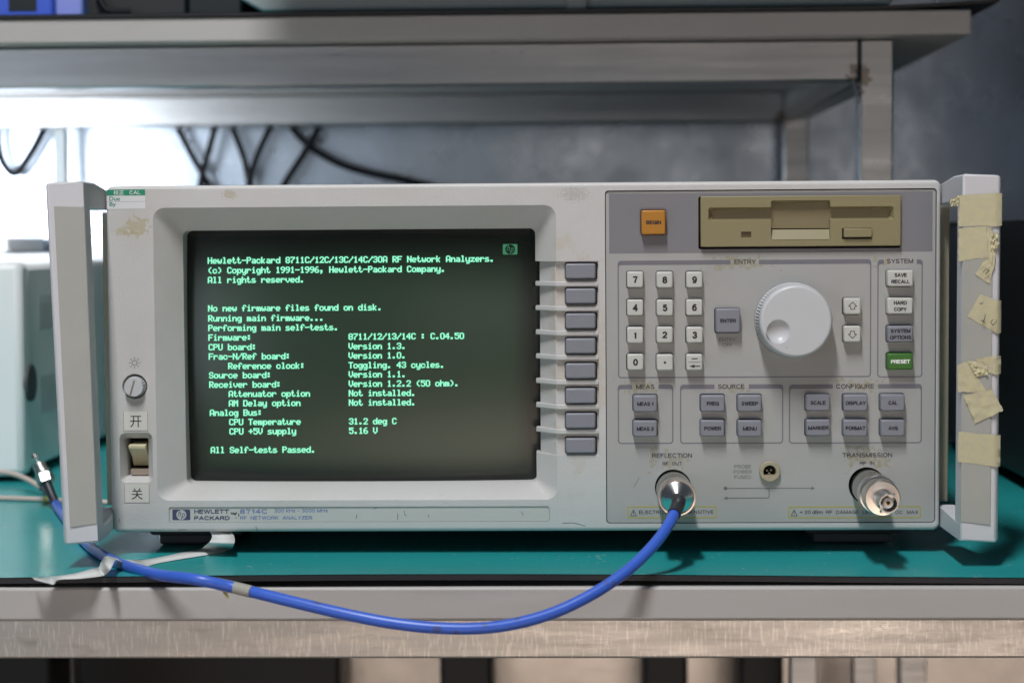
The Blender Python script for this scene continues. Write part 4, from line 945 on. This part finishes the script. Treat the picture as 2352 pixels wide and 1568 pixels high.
# blue cable
cbl = thing('blue_coaxial_cable', (rp.x, -60, 0), 'blue coaxial cable looping from the REFLECTION port down over the bench edge', 'cable')
rx_, rz_ = rp.x + .1, rp.z - .4
mb = MB(); prof = [(8.4, 4), (8.6, 0)]
for k in range(9): prof += [(9.0, -1.2 - k * 2.4), (8.7, -2.4 - k * 2.4)]
mb.lathe(prof + [(9.0, -24)], rx_, rz_, 96, teeth=(2, 19, .3)); mb.build('coupling_nut', 'nickel', cbl, 30)
MB().lathe([(9.0, -24), (9.25, -24.4), (9.3, -34.2), (9.1, -35), (8.4, -35.1), (8.3, -34.6)], rx_, rz_, 96, teeth=(1, 1, .4)).build('rim', 'nickel_warm', cbl, 35)
MB().lathe([(8.3, -34.6), (2.6, -39.5), (2.6, -42)], rx_, rz_, 64).build('cone', 'nickel', cbl, 35)
base = Vector((rx_, -40.5, rz_)); 
bp_ = [base, base + Vector((0, -4, -.3)), pt(1560, 1150, -49), pt(1555, 1164, -52), pt(1548, 1180, -57)]
MB().tube(catmull(bp_, 6), lambda t: 3.1 if t < .25 else 3.35, 16).build('boot', 'boot', cbl, 60)
yseq = [(1549, 1178, -56), (1538, 1200, -63), (1517, 1232, -72), (1480, 1274, -82), (1430, 1318, -92), (1360, 1364, -101), (1275, 1405, -108), (1185, 1431, -113), (1100, 1442, -116), (1000, 1441, -117), (900, 1430, -116), (800, 1411, -113), (700, 1388, -108), (610, 1366, -102), (540, 1349, -96)]
path = [pt(*p) for p in yseq]
R_C = 2.75
floorp = [(450, 1330, 4.6), (375, 1321, 4.0), (320, 1308, R_C + .7), (270, 1292, R_C), (225, 1268, R_C), (195, 1243, R_C), (165, 1208, R_C), (142, 1178, R_C), (128, 1156, R_C + .6)]
path += [pz(*p) for p in floorp]
MB().tube(catmull(path, 7), R_C, 16).build('jacket', 'blue_jacket', cbl, 60)
e1 = pz(128, 1157, 3.3); ye = e1.y
e2, e3, e4, e5, e6 = pt(119, 1136, ye + 4), pt(107, 1108, ye + 8), pt(101, 1090, ye + 10), pt(90, 1068, ye + 14), pt(79, 1046, ye + 18)
MB().tube(catmull([e1, e2, e3], 6), lambda t: 2.5 + .5 * t, 16).build('sleeve', 'boot', cbl, 60)
MB().tube([e3, e4], 5.6, 6).build('hex_nut', 'nickel_dull', cbl, 20)
d = (e5 - e4)
MB().tube([e4, e4 + d * .35, e4 + d * .37, e5], lambda t: 4.5 if t < .5 else 4.0, 20).build('connector_barrel', 'nickel_dull', cbl, 40)
MB().tube([e5, e5 + (e6 - e5) * .6, e5 + (e6 - e5) * .65, e6], lambda t: 1.0 if t < .5 else 2.2, 12).build('pin', 'nickel', cbl, 40)
# grey tape wound round the cable
tpth = catmull([pt(578, 1358.4, -99.5), pt(540, 1349, -96), pt(500, 1340, -90.5)], 6)
tw = MB().tube(tpth, R_C + .12, 16).build('tape_wrap', mat('grey_tape', (.34, .33, .29), .6), cbl, 60)
MB().hull([pt(505, 1340, -95), pt(513, 1342, -95.4), pt(527, 1372, -96), pt(521, 1375, -96.5), pt(512, 1360, -97)]).build('tape_tail', mat('yellow_tape', (.55, .50, .2), .6), tw, 30)

# loose strip of tape on the bench
k5 = lambda x, y: ((100 + x * .4252) / 1.7415, (2080 + y * .4252) / 1.7415)
pairs = [((1775, 105), (1972, 118), 9.5, 8), ((1760, 150), (1972, 165), 7, 4), ((1725, 215), (1966, 225), 3.4, 0), ((1640, 272), (1915, 282), .6, 0), ((1480, 300), (1700, 325), .5, 0), ((1300, 338), (1480, 360), .6, 0), ((1130, 368), (1240, 403), .5, 0), ((1000, 370), (1090, 441), .6, 0), ((910, 366), (960, 408), 3, 0),
         ((850, 352), (880, 378), 6.0, 0), ((790, 333), (850, 372), 7.2, 0), ((745, 342), (822, 420), 6.6, 0), ((715, 392), (790, 475), 4.2, 0), ((690, 440), (750, 510), 1.0, 0), ((620, 455), (700, 525), .6, 0), ((480, 495), (520, 545), .6, 0), ((310, 520), (320, 556), .6, 0), ((230, 530), (272, 598), .7, 0), ((140, 538), (200, 585), .7, 0), ((60, 530), (90, 556), 1.0, 0)]
A = []; Bp = []
def over_mat(px, py, z):
    p = pz(px, py, z)
    for _ in range(3): p = pz(px, py, z + mat_front(p.x) * max(0.0, 1 - (p.y - MATF) / 60.0) ** 2)
    return p
for k, (a, b_, z, zz) in enumerate(pairs):
    A.append(over_mat(*k5(*a), z)); Bp.append(over_mat(*k5(*b_), z))
A[0] = Vector((A[0].x, 6, 11.6)); Bp[0] = Vector((Bp[0].x, 4, 11.6))
A[1] = pt(*k5(1760, 150), 0); Bp[1] = pt(*k5(1972, 165), -2); A[2] = pt(*k5(1725, 215), -8); Bp[2] = pt(*k5(1966, 225), -10)
A = catmull(A, 4); Bp = catmull(Bp, 4)
ts = MB().add(A + Bp, [(i, i + 1, len(A) + i + 1, len(A) + i) for i in range(len(A) - 1)]).build('tape_strip', 'tape_white', None, 60, fix=False)
sd = ts.modifiers.new('thickness', 'SOLIDIFY'); sd.thickness = .0002
tag(ts, 'loose strip of white tape trailing from under the analyzer across the blue cable', 'tape')

# thin beige cables at the left
t1c = thing('thin_cable', (-300, 100, 0), 'thin beige cable curving up to a black sleeve beside the hex connector', 'cable', 'thin beige cables on the mat')
pa = [pz(-40, 1076, 14), pz(0, 1083, 12), pz(30, 1088, 11), pz(60, 1099, 9), pz(95, 1119, 5)]
MB().tube(catmull(pa, 8), 1.75, 12).build('jacket', 'cable_beige', t1c, 60)
MB().tube(catmull([pz(93, 1118, 5), pz(108, 1130, 3), pz(125, 1143, 2)], 5), 1.9, 12).build('sleeve', 'boot', t1c, 60)
t2c = thing('thin_cable', (-300, 180, 0), 'thin beige cable lying straight across the mat behind the left handle', 'cable', 'thin beige cables on the mat')
MB().tube(catmull([pz(-40, 1142, 1.7), pz(0, 1143, 1.7), pz(90, 1146, 1.7), pz(160, 1150, 1.7), pz(235, 1153, 1.7), pz(330, 1150, 1.7)], 8), 1.6, 12).build('jacket', 'cable_beige', t2c, 60)
MB().tube([pz(104, 1147, 1.7), pz(109, 1147.2, 1.7)], 2.2, 12).build('marker_ring', mat('marker_green', (.35, .5, .05), .5), t2c, 60)

# white instrument behind the left handle
wi = thing('white_instrument', (-430, 420, 0), 'white bench instrument with vent slots standing at the left behind the handle', 'instrument')
ZT = 146
MB().box(-640, -344, 322, 700, 6, ZT).build('case', 'white_case', wi, 30, bevel=4)
MB().box(-642, -342, 300, 321.5, 4, ZT + 2).build('front_frame', 'white_case', wi, 30, bevel=5)
for (z0_, z1_) in ((100, 124), (42, 68)):
    for k in range(14):
        y = 352 + k * 8.2
        MB().box(-344.6, -343.6, y, y + 3.6, z0_, z1_).build('vent_slot', 'grey_case', wi, 0)
mb = MB(); 
mb.tube([(-344, 316, 66), (-340, 316, 66)], 12.5, 32)
mb.build('round_foot', 'foot', wi, 40)
for y in (330, 660): MB().box(-380, -350, y, y + 25, .5, 6).build('foot', 'foot', wi, 30, bevel=1)
# pale equipment further back
pe = thing('pale_equipment', (-560, 760, 0), 'pale equipment stacked behind the white instrument at the far left', 'equipment')
MB().box(-700, -380, 720, 845, 1, 150).build('case', 'white_case', pe, 30, bevel=4)
MB().box(-690, -470, 715, 840, 151, 165).build('tray', 'white_case', pe, 30, bevel=3)
MB().box(-690, -520, 713, 714.5, 152, 156).build('green_stripe', 'print_green', pe, 0)

# black case at the right
bc = thing('black_case', (380, 300, 0), 'black equipment case standing on the mat right of the taped handle', 'case')
MB().box(310, 466, 140, 560, 8, 171).build('body', 'black_case', bc, 30, bevel=3)
for y in (160, 520): MB().box(320, 350, y, y + 20, .5, 8).build('foot', 'foot', bc, 30, bevel=1)

# black cables hanging behind the shelf rail
YC = 834
def hang(label, pts, r=3.2):
    P_ = [pt(px, py, YC + dy) for px, py, dy in pts]
    c = thing('hanging_cable', P_[0], label, 'cable', 'black cables hanging behind the shelf rail')
    MB().tube(catmull(P_, 8), r, 10).build('jacket', 'cable_black', c, 60)
hang('black cable hanging in a narrow loop at the far left behind the left handle', [(120, 250, 0), (95, 310, 0), (60, 370, 0), (35, 398, 0), (12, 382, 0), (-3, 340, 0), (-8, 260, 0)], 3.8)
hang('leftmost black cable of the V shapes, dipping behind the analyzer top', [(385, 245, 0), (405, 288, 0), (440, 355, 0), (468, 405, 0), (490, 450, 0)])
hang('black cable rising to the right out of the leftmost V', [(505, 245, -4), (492, 300, -4), (473, 370, -4), (463, 410, -4), (458, 450, -4)])
hang('black cable falling to the right into the second V', [(515, 245, 0), (532, 290, 0), (556, 350, 0), (568, 395, 0), (575, 450, 0)])
hang('black cable rising to the right out of the second V', [(645, 245, -4), (622, 290, -4), (592, 355, -4), (575, 410, -4), (568, 450, -4)])
hang('long black cable sweeping right and vanishing behind the analyzer top', [(640, 245, 0), (668, 290, 0), (710, 335, 0), (775, 374, 0), (850, 398, 0), (930, 414, 0), (1000, 432, 0)], 3.4)
hang('black cable crossing under the long sweeping one', [(750, 245, -5), (733, 290, -5), (700, 350, -5), (660, 412, -5), (640, 450, -5)], 3.4)

# on the shelf
ZS = zt + 3.0
us = thing('shelf_instrument', (100, SF + 20, ZS), 'long grey instrument on the upper shelf, only its bottom edge in view', 'instrument')
yb = SF + 14
xa_, xb_ = pt(575, 10, yb).x, pt(2052, 10, yb).x
pf = [(xa_ + 8, ZS + 2.2), (xb_ - 3, ZS + 2.2), (xb_, ZS + 5), (xb_, ZS + 100), (xa_ - 12, ZS + 100), (xa_ - 12, ZS + 14)]
MB().loft([[(x, yb, z) for x, z in pf], [(x, 700, z) for x, z in pf]], True, True).build('case', 'grey_case', us, 30, bevel=1.5)
for px in (1325,):
    a = pt(px - 24, 10, yb).x; b_ = pt(px + 22, 10, yb).x
    MB().box(a, b_, yb - 5, yb - .3, ZS + 1.0, ZS + 40).build('latch', 'grey_case', us, 30, bevel=1)
for k in range(28):
    a = pt(790 + k * 10, 2, yb).x
    MB().box(a, a + 1.6, yb - .4, yb + .2, ZS + 10, ZS + 12.5).build('vent_slot', 'dark_case', us, 0)
for px in (640, 1980):
    a = pt(px, 20, yb + 20).x; MB().box(a - 12, a + 12, yb + 20, yb + 45, ZS + .1, ZS + 2.1).build('foot', 'foot', us, 0)
for nm_, m_, a, b_, y, lab, cat in (('blue_bin', 'blue_case', -60, 122, SF + 40, 'bright blue bin with a black label at the left end of the shelf', 'bin'), ('lilac_bin', 'lilac_case', 125, 190, SF + 44, 'lilac bin right of the bright blue one on the shelf', 'bin'), ('dark_device', 'dark_case', 193, 428, SF + 60, 'brownish black device on the shelf right of the lilac bin', 'device'), ('black_block', 'black_case', 431, 560, SF + 40, 'black block on the shelf left of the long grey instrument', 'device')):
    xa, xb = pt(a, 10, y).x, pt(b_, 10, y).x
    o = thing(nm_, ((xa + xb) / 2, y, ZS), lab, cat)
    MB().box(xa, xb, y, y + 160, ZS + .2, ZS + 80).build('body', m_, o, 30, bevel=2)
    if nm_ == 'blue_bin': MB().box(pt(20, 5, y).x, pt(84, 5, y).x, y - .6, y - .05, ZS + 7, ZS + 30).build('label_plate', 'black_case', o, 0)
    if nm_ == 'lilac_bin': MB().hull([(pt(150, 20, y).x + a_, y - 1 + b2, ZS + .3 + c_) for a_ in (0, 5) for b2 in (-2, 0) for c_ in (0, 2.2)]).build('foil_scrap', 'nickel', o, 30)
    if nm_ == 'dark_device': MB().tube(catmull([pt(222, -20, y - 6), pt(232, 5, y - 8), pt(250, 26, y - 10), pt(300, 28, y - 6)], 6), 2.4, 10).build('cord', 'cable_black', o, 60)
